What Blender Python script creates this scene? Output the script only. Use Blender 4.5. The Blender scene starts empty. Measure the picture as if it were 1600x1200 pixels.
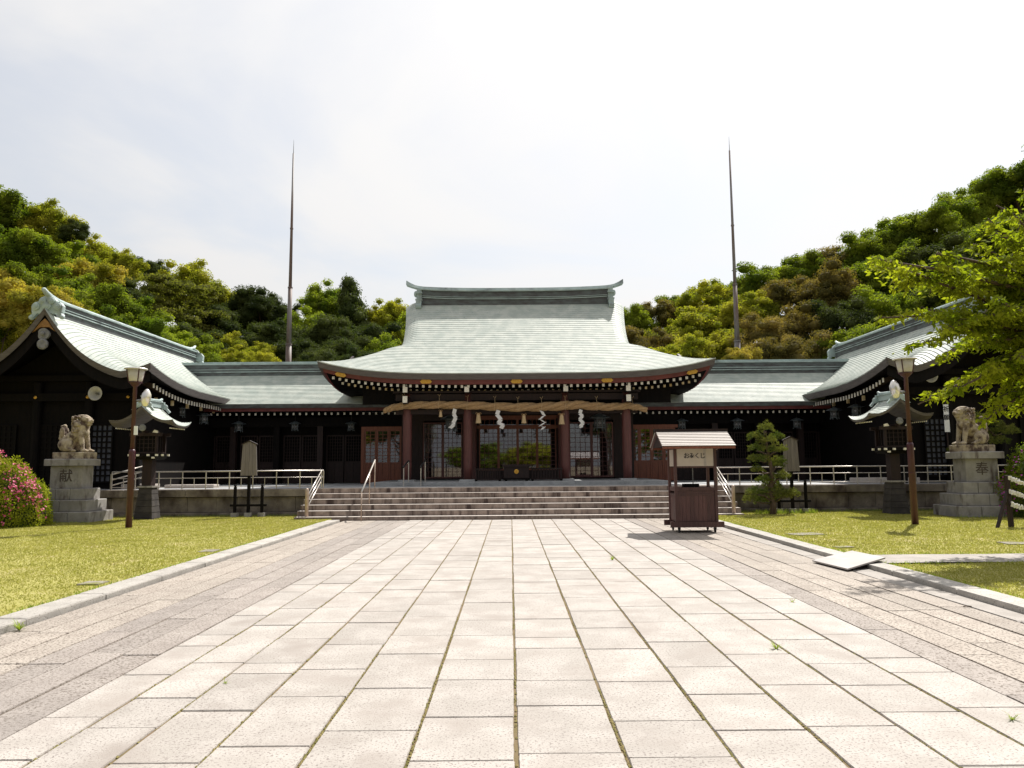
import bpy, math, random
import numpy as np
from mathutils import Vector, Matrix
R = math.radians
PI = math.pi
sc = bpy.context.scene
COL = sc.collection

# ------------------------------------------------------------------ camera
F, CX, CY, CAMH = 1177.0, 800.0, 600.0, 1.6
PITCH, ROLL, YAW = math.atan(128/F), R(0.45), math.atan(3/F)
def _axes():
    cp, sp = math.cos(PITCH), math.sin(PITCH)
    f = Vector((math.sin(YAW)*cp, math.cos(YAW)*cp, sp))
    r = Vector((math.cos(YAW), -math.sin(YAW), 0)); u = r.cross(f)
    c, s = math.cos(ROLL), math.sin(ROLL)
    return f, c*r-s*u, s*r+c*u
FWD, RGT, UPV = _axes()
def at(x, y, Y):
    """world point that the photograph's pixel x,y shows if it lies at distance Y"""
    d = FWD+(x-CX)/F*RGT-(y-CY)/F*UPV
    t = Y/d.y
    return Vector((d.x*t, Y, CAMH+d.z*t))
cam = bpy.data.cameras.new('camera'); cam.sensor_width = 36; cam.lens = 36*F/1600
cam.clip_start = 0.05; cam.clip_end = 3000
camo = bpy.data.objects.new('camera', cam); COL.objects.link(camo)
m = Matrix((RGT, UPV, -FWD)).transposed().to_4x4(); m.translation = (0, 0, CAMH)
camo.matrix_world = m
sc.camera = camo

# ------------------------------------------------------------------ light
SUN_EL, SUN_AZ = 54.0, 33.0          # azimuth east of +Y: the sun stands behind the hall, to the right
sd = Vector((math.sin(R(SUN_AZ))*math.cos(R(SUN_EL)), math.cos(R(SUN_AZ))*math.cos(R(SUN_EL)), math.sin(R(SUN_EL))))
sun = bpy.data.lights.new('sun', 'SUN'); sun.energy = 5.0; sun.angle = R(0.6); sun.color = (1, .955, .89)
suno = bpy.data.objects.new('sun', sun); COL.objects.link(suno)
suno.rotation_euler = sd.to_track_quat('Z', 'Y').to_euler(); suno.location = (20, 30, 60)
world = bpy.data.worlds.new('World'); sc.world = world; world.use_nodes = True
def build_world():
    nt = world.node_tree; nt.nodes.clear(); N = nt.nodes.new; L = nt.links.new
    out = N('ShaderNodeOutputWorld'); bg = N('ShaderNodeBackground'); bg.inputs[1].default_value = 0.1
    sky = N('ShaderNodeTexSky'); sky.sky_type = 'NISHITA'; sky.sun_disc = False
    sky.sun_elevation = R(SUN_EL); sky.sun_rotation = R(SUN_AZ); sky.dust_density = 2.5; sky.air_density = 1.2
    tc = N('ShaderNodeTexCoord'); sep = N('ShaderNodeSeparateXYZ'); L(tc.outputs['Generated'], sep.inputs[0])
    zz = N('ShaderNodeMath'); zz.operation = 'ADD'; zz.inputs[1].default_value = .18
    mx = N('ShaderNodeMath'); mx.operation = 'MAXIMUM'; mx.inputs[1].default_value = 0; L(sep.outputs[2], mx.inputs[0]); L(mx.outputs[0], zz.inputs[0])
    dx = N('ShaderNodeMath'); dx.operation = 'DIVIDE'; L(sep.outputs[0], dx.inputs[0]); L(zz.outputs[0], dx.inputs[1])
    dy = N('ShaderNodeMath'); dy.operation = 'DIVIDE'; L(sep.outputs[1], dy.inputs[0]); L(zz.outputs[0], dy.inputs[1])
    cb = N('ShaderNodeCombineXYZ'); L(dx.outputs[0], cb.inputs[0]); L(dy.outputs[0], cb.inputs[1])
    nz = N('ShaderNodeTexNoise'); nz.inputs['Scale'].default_value = 1.1; nz.inputs['Detail'].default_value = 7; nz.inputs['Roughness'].default_value = .52
    nz.inputs['Distortion'].default_value = .5
    L(cb.outputs[0], nz.inputs['Vector'])
    mr = N('ShaderNodeMapRange'); mr.interpolation_type = 'SMOOTHSTEP'
    mr.inputs[1].default_value = .36; mr.inputs[2].default_value = .60; mr.inputs[3].default_value = .66; mr.inputs[4].default_value = 1.0
    L(nz.outputs['Fac'], mr.inputs[0])
    # thin cloud is brighter towards the sun
    dt = N('ShaderNodeVectorMath'); dt.operation = 'DOT_PRODUCT'; dt.inputs[1].default_value = sd; L(tc.outputs['Generated'], dt.inputs[0])
    br = N('ShaderNodeMapRange'); br.inputs[1].default_value = -.7; br.inputs[2].default_value = .95; br.inputs[3].default_value = 1.5; br.inputs[4].default_value = 7.6
    L(dt.outputs['Value'], br.inputs[0])
    cm = N('ShaderNodeVectorMath'); cm.operation = 'SCALE'; cm.inputs[0].default_value = (1.0, .99, .985); L(br.outputs[0], cm.inputs['Scale'])
    mix = N('ShaderNodeMix'); mix.data_type = 'RGBA'; L(mr.outputs[0], mix.inputs[0]); L(sky.outputs[0], mix.inputs[6]); L(cm.outputs[0], mix.inputs[7])
    L(mix.outputs[2], bg.inputs[0]); L(bg.outputs[0], out.inputs[0])
build_world()
vs = sc.view_settings; vs.view_transform = 'Standard'; vs.look = 'None'; vs.gamma = 1; vs.use_curve_mapping = False
vs.exposure = 0.52
sc.render.engine = 'CYCLES'

# ------------------------------------------------------------------ materials
def mat(name, c1, c2=None, scale=6, detail=4, rough=.7, bump=0, bscale=None, stretch=(1, 1, 1), metal=0, objrand=0,
        speck=None, stain=None, coord='pos', translucent=0, spec=None, lo=.35, hi=.65, coat=0, band=None, tcol=None):
    M = bpy.data.materials.new(name); M.use_nodes = True
    nt = M.node_tree; N = nt.nodes.new; L = nt.links.new
    b = nt.nodes['Principled BSDF']; out = nt.nodes['Material Output']
    b.inputs['Roughness'].default_value = rough; b.inputs['Metallic'].default_value = metal
    if spec is not None: b.inputs['Specular IOR Level'].default_value = spec
    if coat: b.inputs['Coat Weight'].default_value = coat
    if coord == 'pos':
        g = N('ShaderNodeNewGeometry'); src = g.outputs['Position']
    else:
        g = N('ShaderNodeTexCoord'); src = g.outputs['Object']
    mp = N('ShaderNodeMapping'); L(src, mp.inputs[0]); mp.inputs['Scale'].default_value = stretch
    vec = mp.outputs[0]
    def mixc(f, a, bcol, t='MIX'):
        x = N('ShaderNodeMix'); x.data_type = 'RGBA'; x.blend_type = t
        if isinstance(f, float): x.inputs[0].default_value = f
        else: L(f, x.inputs[0])
        for i, v in ((6, a), (7, bcol)):
            if isinstance(v, tuple): x.inputs[i].default_value = (*v, 1)
            else: L(v, x.inputs[i])
        return x.outputs[2]
    def noise(sca, det, v=vec, ro=.55):
        n = N('ShaderNodeTexNoise'); n.inputs['Scale'].default_value = sca; n.inputs['Detail'].default_value = det; n.inputs['Roughness'].default_value = ro
        L(v, n.inputs['Vector']); return n.outputs['Fac']
    def rng(v, a, c, o0=0., o1=1.):
        r = N('ShaderNodeMapRange'); r.inputs[1].default_value = a; r.inputs[2].default_value = c
        r.inputs[3].default_value = o0; r.inputs[4].default_value = o1; L(v, r.inputs[0]); return r.outputs[0]
    col = c1
    if c2: col = mixc(rng(noise(scale, detail), lo, hi), c1, c2)
    if speck:      # (colour, scale, threshold)
        col = mixc(rng(noise(speck[1], 2, src), speck[2], speck[2]+.08), col, speck[0])
    if stain:      # (colour, stretch, lo, hi)
        m2 = N('ShaderNodeMapping'); L(src, m2.inputs[0]); m2.inputs['Scale'].default_value = stain[1]
        col = mixc(rng(noise(1, 5, m2.outputs[0]), stain[2], stain[3]), col, stain[0])
    if objrand:
        oi = N('ShaderNodeObjectInfo')
        hv = N('ShaderNodeHueSaturation'); L(rng(oi.outputs['Random'], 0, 1, 1-objrand, 1+objrand), hv.inputs['Value'])
        if isinstance(col, tuple): hv.inputs['Color'].default_value = (*col, 1)
        else: L(col, hv.inputs['Color'])
        col = hv.outputs[0]
    if isinstance(col, tuple): b.inputs['Base Color'].default_value = (*col, 1)
    else: L(col, b.inputs['Base Color'])
    if bump:
        bp = N('ShaderNodeBump'); bp.inputs['Strength'].default_value = bump; bp.inputs['Distance'].default_value = .02
        L(noise(bscale or scale*3, 4), bp.inputs['Height']); L(bp.outputs[0], b.inputs['Normal'])
    if translucent:
        t = N('ShaderNodeBsdfTranslucent'); ms = N('ShaderNodeMixShader'); ms.inputs[0].default_value = translucent
        tc_ = mixc(1.0, col, tcol or (1.9, 2.0, .7), 'MULTIPLY')
        L(tc_, t.inputs[0])
        L(b.outputs[0], ms.inputs[1]); L(t.outputs[0], ms.inputs[2]); L(ms.outputs[0], out.inputs[0])
    return M

M = {}
M['copper'] = mat('copper_patina', (.37, .41, .375), (.47, .50, .455), 2.5, 5, .62, .10, 30, stretch=(1, 1, 1), spec=.25, lo=.40, hi=.60,
                  stain=((.34, .39, .36), (1.6, 1.0, .30), .54, .85), speck=((.25, .30, .28), 9, .66))
M['copper_ridge'] = mat('copper_ridge', (.30, .38, .37), (.42, .50, .48), 4, 5, .55, .1, 20, stain=((.16, .19, .19), (2, 2, 2), .5, .7))
M['copper_dark'] = mat('tarnished_copper', (.055, .05, .052), (.10, .12, .12), 3, 5, .6, .1, 20, stretch=(1, 1, 3))
M['roof_edge'] = mat('roof_edge_shingles', (.075, .064, .062), (.12, .105, .10), 3, 4, .7, .2, 30, stretch=(1, 1, 14))
M['wood_black'] = mat('shade_black_timber', (.0025, .002, .002), (.006, .004, .0035), 5, 4, .7, .1, 30, stretch=(2, 2, .4), spec=.12)  # black timber, darkened further to deepen the shade under the eaves
M['wood_dark'] = mat('dark_timber', (.012, .0055, .005), (.024, .010, .0085), 4, 5, .6, .12, 30, stretch=(4, 4, .5), spec=.35)
M['wood_red'] = mat('red_brown_timber', (.085, .026, .023), (.13, .042, .036), 5, 5, .5, .1, 40, stretch=(5, 5, .4))
M['wood_door'] = mat('orange_brown_timber', (.15, .042, .020), (.22, .065, .032), 5, 5, .5, .1, 40, stretch=(5, 5, .4))
M['fascia'] = mat('dark_red_fascia', (.10, .018, .018), (.15, .030, .028), 3, 4, .6)
M['end_white'] = mat('chalk_white_paint', (.62, .58, .50), (.78, .75, .68), 20, 2, .7, objrand=.1)
M['end_gold'] = mat('yellowed_rafter_paint', (.45, .32, .14), (.70, .58, .38), 6, 2, .6)
M['dull_gold'] = mat('tarnished_gilding', (.20, .10, .03), (.32, .17, .05), 9, 4, .6, .3, 40, metal=.3)
M['gold'] = mat('gilt_brass', (.72, .42, .08), (.50, .27, .04), 25, 3, .35, .2, 60, metal=.7)
M['iron_grey'] = mat('grey_bronze', (.13, .13, .135), (.21, .21, .215), 10, 3, .5, .1)
M['lantern_metal'] = mat('verdigris_lantern_metal', (.07, .085, .09), (.12, .14, .15), 12, 3, .45, .1, metal=.3)
M['glass'] = None
M['paper'] = mat('white_paper', (.78, .77, .76), (.86, .85, .84), 6, 2, .8, translucent=.2, tcol=(1, 1, 1))
M['curtain'] = mat('cream_curtain', (.55, .48, .44), (.75, .68, .62), 3, 3, .8, stretch=(8, 8, .3))
M['rope'] = mat('straw_rope', (.30, .18, .08), (.50, .33, .17), 14, 5, .85, .8, 60, stretch=(.7, 4, 4))
M['stone_step'] = mat('stained_granite_step', (.215, .165, .135), (.33, .262, .218), 5, 6, .8, .2, 60, objrand=.13,
                      speck=((.16, .12, .11), 60, .60), stain=((.05, .030, .024), (5, 5, .7), .47, .68))
M['stone_tread'] = mat('sunlit_granite', (.42, .37, .33), (.52, .47, .43), 5, 6, .8, .15, 60, objrand=.08, speck=((.25, .21, .2), 70, .6))  # paler copy of the step granite, sunlit tone put into the colour
M['stone_grey'] = mat('grey_granite', (.26, .27, .275), (.36, .365, .37), 4, 6, .7, .15, 60, objrand=.08, speck=((.17, .17, .17), 70, .58))
M['stone_wall'] = mat('weathered_wall_stone', (.13, .108, .088), (.24, .205, .17), 2.6, 7, .85, .3, 30, objrand=.14,
                      stain=((.045, .03, .024), (1.8, 1.8, 1.1), .46, .66), speck=((.10, .08, .07), 50, .6))
M['stone_ped'] = mat('lichened_pedestal_stone', (.225, .210, .196), (.30, .285, .268), 4, 6, .8, .2, 60, objrand=.07,
                     speck=((.2, .19, .18), 60, .6), stain=((.075, .055, .045), (4, 4, 1.6), .53, .70))
M['stone_statue'] = mat('lichened_statue_stone', (.26, .205, .145), (.42, .36, .265), 5, 7, .9, .9, 34,
                        stain=((.075, .048, .036), (5, 5, 4), .47, .62))
M['base_dark'] = mat('shade_dark_stone', (.022, .018, .017), (.05, .042, .038), 5, 5, .85, .2, 50, objrand=.1)  # stone darkened to put the shade of its front into the colour
M['slab'] = mat('pale_granite_slab', (.335, .306, .275), (.395, .363, .330), 2.2, 6, .8, .25, 120, objrand=.075, lo=.42, hi=.58,
                speck=((.20, .17, .155), 62, .555), stain=((.285, .25, .222), (1.9, 1.9, 1), .50, .72))
M['slab_side'] = mat('pitted_side_paver', (.315, .272, .232), (.385, .34, .292), 3, 6, .85, .5, 70, objrand=.09,
                     speck=((.13, .105, .085), 46, .53), stain=((.255, .222, .192), (.7, .35, 1), .50, .85))
M['slab_side_grey'] = mat('grey_pitted_paver', (.265, .232, .208), (.335, .298, .268), 3, 6, .85, .5, 70, objrand=.09,
                     speck=((.13, .105, .085), 46, .53), stain=((.215, .192, .176), (.7, .35, 1), .50, .85))
M['joint'] = mat('mossy_joint_earth', (.13, .10, .035), (.16, .11, .06), 3, 5, .95, .5, 60)
M['joint_grey'] = mat('earth_joint', (.17, .135, .10), (.11, .085, .06), 3, 5, .95, .5, 60)
M['moss'] = mat('moss', (.15, .14, .03), (.24, .19, .07), 9, 4, .95, .6, 80)
M['kerb'] = mat('washed_gravel_kerb', (.32, .30, .27), (.41, .385, .35), 4, 6, .85, .4, 60, objrand=.1, speck=((.2, .18, .16), 45, .58))
M['gutter'] = mat('grey_cast_concrete', (.27, .245, .22), (.35, .32, .29), 3, 6, .85, .3, 60, objrand=.06, speck=((.19, .17, .15), 60, .6))
M['cover'] = mat('weathered_cover_stone', (.17, .15, .12), (.27, .245, .20), 6, 6, .9, .4, 50, stain=((.17, .17, .05), (5, 5, 5), .5, .62))
M['earth'] = mat('earth', (.12, .09, .05), (.20, .15, .09), 1.2, 6, .95, .5, 20)
M['undergrowth'] = mat('dark_green_undergrowth', (.03, .04, .012), (.07, .075, .02), .8, 6, .95, .8, 8)  # dark greenish leaf litter colour
M['grass_ground'] = mat('turf', (.285, .265, .075), (.355, .33, .12), 2.0, 7, .95, .5, 60, spec=.1,
                        stain=((.42, .36, .20), (.8, .8, .8), .58, .74), speck=((.22, .22, .05), 22, .62))
M['grass'] = mat('grass_blades', (.27, .262, .065), (.36, .33, .11), 1.6, 5, .8, translucent=.35, spec=.1, tcol=(1.4, 1.5, .8))
M['weed'] = mat('weed_green', (.16, .22, .03), (.28, .34, .06), 9, 3, .7, translucent=.3)
M['metal_rail'] = mat('brushed_steel_rail', (.50, .46, .42), (.60, .56, .51), 9, 2, .36, metal=.75)
M['rail_bronze'] = mat('tan_painted_post', (.36, .27, .21), (.46, .36, .29), 9, 2, .4, metal=.2)
M['lamp_red'] = mat('maroon_painted_steel', (.040, .0065, .013), (.058, .010, .018), 5, 4, .42, .05, spec=.5)
M['lamp_shade'] = mat('cream_lamp_glass', (.62, .58, .50), (.72, .69, .62), 6, 2, .35, translucent=.35, tcol=(1, 1, .95))
M['white_enamel'] = mat('white_enamel', (.50, .49, .47), (.58, .57, .55), 8, 2, .3)
M['bulb'] = mat('silvered_bulb', (.70, .70, .78), (.85, .80, .66), 3, 1, .12, metal=.5)
M['black_iron'] = mat('black_iron', (.012, .011, .012), (.022, .02, .02), 8, 3, .5)
M['rubber'] = mat('black_rubber', (.012, .011, .012), None, rough=.7)
M['booth_wood'] = mat('stained_booth_timber', (.055, .022, .020), (.105, .045, .038), 5, 5, .55, .2, 40, stretch=(9, 9, .5), objrand=.22)
M['booth_roof'] = mat('sun_bleached_roof_boards', (.37, .325, .295), (.45, .405, .37), 5, 4, .6, .2, 40, stretch=(.4, 6, 6))
M['sign_beige'] = mat('beige_sign_panel', (.50, .43, .36), (.56, .49, .42), 3, 2, .4)
M['ink'] = mat('black_ink', (.012, .01, .01), None, rough=.5)
M['letter_shade'] = mat('carved_letter_shade', (.055, .045, .04), (.09, .07, .06), 20, 3, .9)  # dark colour stands in for shade inside the carved strokes
M['board_wood'] = mat('silvered_notice_wood', (.12, .105, .097), (.19, .165, .155), 4, 5, .75, .3, 40, stretch=(12, 12, .5), objrand=.12)
M['bark'] = mat('bark', (.07, .045, .03), (.13, .09, .065), 8, 5, .9, .8, 20, stretch=(2, 2, .5))
M['bark_pale'] = mat('pale_bark', (.20, .15, .12), (.30, .25, .21), 8, 5, .9, .8, 20, stretch=(2, 2, .5))
M['mast'] = mat('rusting_painted_steel', (.20, .19, .19), (.13, .085, .07), 1.0, 6, .6, .1, stretch=(3, 3, .28), lo=.44, hi=.56)
M['panel_white'] = mat('white_sign_paint', (.74, .75, .76), (.80, .81, .82), 5, 2, .5)
M['ramp_board'] = mat('pale_plywood', (.29, .265, .25), (.36, .33, .31), 1.5, 5, .55, .1, stain=((.5, .45, .42), (2, 2, 2), .55, .8))
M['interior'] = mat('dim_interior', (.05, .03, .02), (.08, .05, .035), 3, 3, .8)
M['fringe'] = mat('dry_straw', (.42, .30, .16), (.58, .43, .25), 12, 3, .85, .5, 60, stretch=(4, 4, .6))
def leafmat(name, a, b, tr=.45, scale=.55, tcol=(1.6, 1.75, .6), orr=.16, **k):
    return mat(name, a, b, scale, 6, .8, translucent=tr, objrand=orr, spec=.08, tcol=tcol, lo=.38, hi=.62, **k)
M['leaf_bright'] = leafmat('young_yellow_green_leaves', (.17, .19, .018), (.36, .33, .045))
M['leaf_mid'] = leafmat('mid_green_leaves', (.085, .125, .014), (.22, .25, .028))
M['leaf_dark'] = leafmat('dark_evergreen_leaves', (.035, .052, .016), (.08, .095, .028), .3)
M['leaf_brown'] = leafmat('russet_young_leaves', (.10, .092, .028), (.22, .175, .055), .38, tcol=(1.6, 1.5, .6))
M['leaf_orange'] = leafmat('orange_tipped_leaves', (.18, .19, .022), (.38, .32, .065), .45, tcol=(1.6, 1.5, .6))
M['leaf_cherry'] = leafmat('spring_cherry_leaves', (.125, .165, .010), (.27, .285, .028), .5, 1.2, orr=0)
M['leaf_azalea'] = leafmat('azalea_leaves', (.17, .20, .014), (.28, .29, .03), .45, 3)
M['needle'] = leafmat('pine_needles', (.07, .10, .022), (.19, .195, .055), .2, 2)
M['petal'] = mat('pink_petals', (.55, .045, .15), (.70, .18, .30), 12, 2, .6, translucent=.3, tcol=(1, .8, .9))
M['petal_purple'] = mat('magenta_petals', (.38, .03, .30), (.50, .08, .42), 12, 2, .6, translucent=.3, tcol=(1, .8, 1))
def glassmat():
    g = bpy.data.materials.new('window_glass'); g.use_nodes = True; nt = g.node_tree; nt.nodes.clear(); N = nt.nodes.new; L = nt.links.new
    o = N('ShaderNodeOutputMaterial'); mx = N('ShaderNodeMixShader'); tr = N('ShaderNodeBsdfTransparent'); gl = N('ShaderNodeBsdfGlossy')
    gl.inputs['Roughness'].default_value = .02; tr.inputs[0].default_value = (.8, .8, .8, 1); gl.inputs[0].default_value = (.9, .92, 1, 1)
    fr = N('ShaderNodeFresnel'); fr.inputs[0].default_value = 2.2
    ns = N('ShaderNodeTexNoise'); ns.inputs['Scale'].default_value = 1.5; bp = N('ShaderNodeBump'); bp.inputs['Strength'].default_value = .0
    bp.inputs['Distance'].default_value = .03
    L(ns.outputs[0], bp.inputs['Height']); L(bp.outputs[0], gl.inputs['Normal'])
    L(fr.outputs[0], mx.inputs[0]); L(tr.outputs[0], mx.inputs[1]); L(gl.outputs[0], mx.inputs[2]); L(mx.outputs[0], o.inputs[0])
    return g
M['glass'] = glassmat()

# ------------------------------------------------------------------ building helpers
def woff(p):
    v = Vector((0, 0, 0))
    while p is not None: v += p.location; p = p.parent
    return v
class MB:
    def __init__(s): s.v = []; s.f = []; s.mi = []
    def add(s, vs, fs, mi=0):
        n = len(s.v); s.v += [tuple(p) for p in vs]; s.f += [tuple(i+n for i in q) for q in fs]; s.mi += [mi]*len(fs); return s
    def box(s, c, d, rz=0, mi=0, top=None, rx=0):
        hx, hy, hz = d[0]/2, d[1]/2, d[2]/2; t = top or (1, 1)
        P = [(-hx, -hy, -hz), (hx, -hy, -hz), (hx, hy, -hz), (-hx, hy, -hz), (-hx*t[0], -hy*t[1], hz), (hx*t[0], -hy*t[1], hz), (hx*t[0], hy*t[1], hz), (-hx*t[0], hy*t[1], hz)]
        mt = Matrix.Rotation(rz, 3, 'Z') @ Matrix.Rotation(rx, 3, 'X')
        return s.add([mt @ Vector(p)+Vector(c) for p in P], [(0, 3, 2, 1), (4, 5, 6, 7), (0, 1, 5, 4), (1, 2, 6, 5), (2, 3, 7, 6), (3, 0, 4, 7)], mi)
    def bb(s, x0, x1, y0, y1, z0, z1, mi=0):
        return s.box(((x0+x1)/2, (y0+y1)/2, (z0+z1)/2), (abs(x1-x0), abs(y1-y0), abs(z1-z0)), mi=mi)
    def cbox(s, c, d, ch=.01, mi=0):
        """box with a chamfered top edge"""
        x, y, z = d[0]/2, d[1]/2, d[2]/2; a, b_ = x-ch, y-ch
        P = [(-x, -y, -z), (x, -y, -z), (x, y, -z), (-x, y, -z), (-x, -y, z-ch), (x, -y, z-ch), (x, y, z-ch), (-x, y, z-ch), (-a, -b_, z), (a, -b_, z), (a, b_, z), (-a, b_, z)]
        Fs = [(0, 3, 2, 1), (0, 1, 5, 4), (1, 2, 6, 5), (2, 3, 7, 6), (3, 0, 4, 7), (4, 5, 9, 8), (5, 6, 10, 9), (6, 7, 11, 10), (7, 4, 8, 11), (8, 9, 10, 11)]
        return s.add([Vector(p)+Vector(c) for p in P], Fs, mi)
    def bar(s, p0, p1, w, h=None, mi=0):
        p0, p1 = Vector(p0), Vector(p1); h = h or w; d = (p1-p0).normalized()
        up = Vector((0, 0, 1)) if abs(d.z) < .95 else Vector((0, 1, 0))
        a = d.cross(up).normalized()*w/2; b = a.cross(d).normalized()*h/2
        P = [p0-a-b, p0+a-b, p0+a+b, p0-a+b, p1-a-b, p1+a-b, p1+a+b, p1-a+b]
        return s.add(P, [(0, 1, 2, 3), (4, 7, 6, 5), (0, 4, 5, 1), (1, 5, 6, 2), (2, 6, 7, 3), (3, 7, 4, 0)], mi)
    def tube(s, pts, r, n=8, mi=0, cap=True):
        pts = [Vector(p) for p in pts]; k = len(pts); rs = r if isinstance(r, (list, tuple)) else [r]*k
        P = []; ref = None
        for i, p in enumerate(pts):
            d = (pts[min(i+1, k-1)]-pts[max(i-1, 0)]).normalized()
            if ref is None: ref = d.orthogonal().normalized()
            a = (ref-d*ref.dot(d)).normalized(); ref = a; b = d.cross(a)
            for j in range(n):
                t = 2*PI*j/n; P.append(p+(a*math.cos(t)+b*math.sin(t))*rs[i])
        Fs = [(i*n+j, i*n+(j+1) % n, (i+1)*n+(j+1) % n, (i+1)*n+j) for i in range(k-1) for j in range(n)]
        if cap: Fs += [tuple(range(n))[::-1], tuple(range((k-1)*n, k*n))]
        return s.add(P, Fs, mi)
    def lathe(s, prof, c=(0, 0, 0), n=16, rot=None, mi=0, ph=0):
        c = Vector(c); P = []
        for r_, z in prof:
            for j in range(n):
                t = 2*PI*j/n+ph; q = Vector((r_*math.cos(t), r_*math.sin(t), z)); P.append((rot @ q if rot else q)+c)
        k = len(prof)
        Fs = [(i*n+j, i*n+(j+1) % n, (i+1)*n+(j+1) % n, (i+1)*n+j) for i in range(k-1) for j in range(n)]
        Fs += [tuple(range(n))[::-1], tuple(range((k-1)*n, k*n))]
        return s.add(P, Fs, mi)
    def ell(s, c, r, n=10, mi=0, rot=None):
        return s.lathe([(math.sin(PI*(i+.02)/(n+.04))*1, -math.cos(PI*(i+.02)/(n+.04))) for i in range(n+1)], c, n+2,
                       rot=(rot or Matrix.Identity(3)) @ Matrix.Diagonal(Vector(r)), mi=mi)
    def prism(s, poly, y0, y1, mi=0, axis='Y'):
        n = len(poly)
        if axis == 'Y': P = [(x, y0, z) for x, z in poly]+[(x, y1, z) for x, z in poly]
        elif axis == 'X': P = [(y0, x, z) for x, z in poly]+[(y1, x, z) for x, z in poly]
        else: P = [(x, z, y0) for x, z in poly]+[(x, z, y1) for x, z in poly]
        Fs = [tuple(range(n)), tuple(range(2*n-1, n-1, -1))]+[(i, i+n, (i+1) % n+n, (i+1) % n) for i in range(n)]
        return s.add(P, Fs, mi)
    def grid(s, fn, us, vs_, mi=0, flip=False):
        P = [fn(u, v) for v in vs_ for u in us]; nu = len(us)
        Fs = [(j*nu+i, j*nu+i+1, (j+1)*nu+i+1, (j+1)*nu+i) for j in range(len(vs_)-1) for i in range(nu-1)]
        if flip: Fs = [q[::-1] for q in Fs]
        return s.add(P, Fs, mi)
    def build(s, name, mats, parent=None, world=False, smooth=False, loc=None, label=None, kind=None, fix=False):
        me = bpy.data.meshes.new(name)
        off = woff(parent) if world else Vector((0, 0, 0))
        if loc is not None: off = off+Vector(loc) if world else Vector(loc)*0
        me.from_pydata([(p[0]-off.x, p[1]-off.y, p[2]-off.z) for p in s.v], [], s.f)
        for mm in (mats if isinstance(mats, (list, tuple)) else [mats]): me.materials.append(mm)
        if any(s.mi): me.polygons.foreach_set('material_index', s.mi)
        if smooth: me.polygons.foreach_set('use_smooth', [True]*len(me.polygons))
        if fix:
            import bmesh
            bm = bmesh.new(); bm.from_mesh(me); bmesh.ops.recalc_face_normals(bm, faces=bm.faces); bm.to_mesh(me); bm.free()
        o = bpy.data.objects.new(name, me); COL.objects.link(o)
        if parent is not None: o.parent = parent
        if loc is not None: o.location = loc if not world else Vector(loc)
        if label: o['label'] = label
        if kind: o['kind'] = kind
        return o
def tag(o, label, cat, group=None):
    o['label'] = label; o['category'] = cat
    if group: o['group'] = group
    return o
def T(name, label, cat, loc=(0, 0, 0), rz=0, group=None):
    o = bpy.data.objects.new(name, None); COL.objects.link(o); o.location = loc; o.rotation_euler = (0, 0, rz); o.empty_display_size = .2
    return tag(o, label, cat, group)
KIDS = {}
def inst(name, mesh, parent=None, loc=(0, 0, 0), scale=(1, 1, 1), rot=(0, 0, 0), label=None):
    o = bpy.data.objects.new(name, mesh); COL.objects.link(o); o.location = loc; o.scale = scale; o.rotation_euler = rot
    if parent is not None: o.parent = parent
    if label: o['label'] = label
    return o
def copy_tree(o, parent=None, top=True):
    c = o.copy(); COL.objects.link(c)
    if parent is not None: c.parent = parent
    for ch in list(o.children): copy_tree(ch, c)
    return c
def place(o, loc, rz=0, label=None, scale=1):
    o.location = loc; o.rotation_euler = (0, 0, rz); o.scale = (scale,)*3
    if label: o['label'] = label
    return o
def struct(o): o['kind'] = 'structure'; return o
def lin(a, b, n): return [a+(b-a)*i/(n-1) for i in range(n)]
def smooth(t): t = max(0, min(1, t)); return t*t*(3-2*t)
rnd = random.Random(7)

def textmesh(body, size, matl, extr=.004, bold=0.0):
    cu = bpy.data.curves.new('lettering', 'FONT'); cu.body = body; cu.size = size; cu.extrude = extr; cu.offset = bold
    cu.align_x = 'CENTER'; cu.align_y = 'CENTER'
    o = bpy.data.objects.new('lettering_tmp', cu); COL.objects.link(o)
    dg = bpy.context.evaluated_depsgraph_get(); me = bpy.data.meshes.new_from_object(o.evaluated_get(dg))
    bpy.data.objects.remove(o); me.materials.clear(); me.materials.append(matl); return me

# ------------------------------------------------------------------ terrain
def hz(x, y):
    a = smooth((y-39)/16); b = smooth((y-39)/45)
    s = .40 if x > 0 else .36
    return a*(1.0+s*max(0, min(60, abs(x)-8)))+b*3.0
g = MB()
g.grid(lambda x, y: (x, y, -.06), [-900, -60, -16, 16, 60, 900], [-900, -60, -10, 38.5, 60, 1500])
struct(g.build('ground', M['earth']))
g = MB()
g.grid(lambda x, y: (x, y, hz(x, y)-.3+.25*math.sin(x*.7)*math.cos(y*.5)), lin(-130, 130, 66), [38.6+i*3 for i in range(40)])
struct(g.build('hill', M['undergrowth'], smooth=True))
# lawns (rise a little towards the terrace)
def lawn(name, x0, x1, y0, y1, ycut=None):
    g = MB()
    g.grid(lambda x, y: (x, y, lawn_z(x, y)), lin(x0, x1, 28), lin(y0, y1, 36))
    return struct(g.build(name, M['grass_ground'], smooth=True))
def lawn_z(x, y): return .035+.012*math.sin(x*1.3)*math.sin(y*.9)+.02*smooth((y-15)/8)
lawn('left_lawn', -30, -5.38, -6, 24.7)
lawn('right_lawn_far', 5.80, 30, 13.05, 24.7)
lawn('right_lawn_near', 5.80, 30, -6, 12.0)
g = MB(); g.grid(lambda x, y: (x, y, .05+.004*math.sin(x*3+y)), lin(5.85, 30, 24), lin(12.0, 13.05, 3))
struct(g.build('side_path', M['gutter']))

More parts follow.
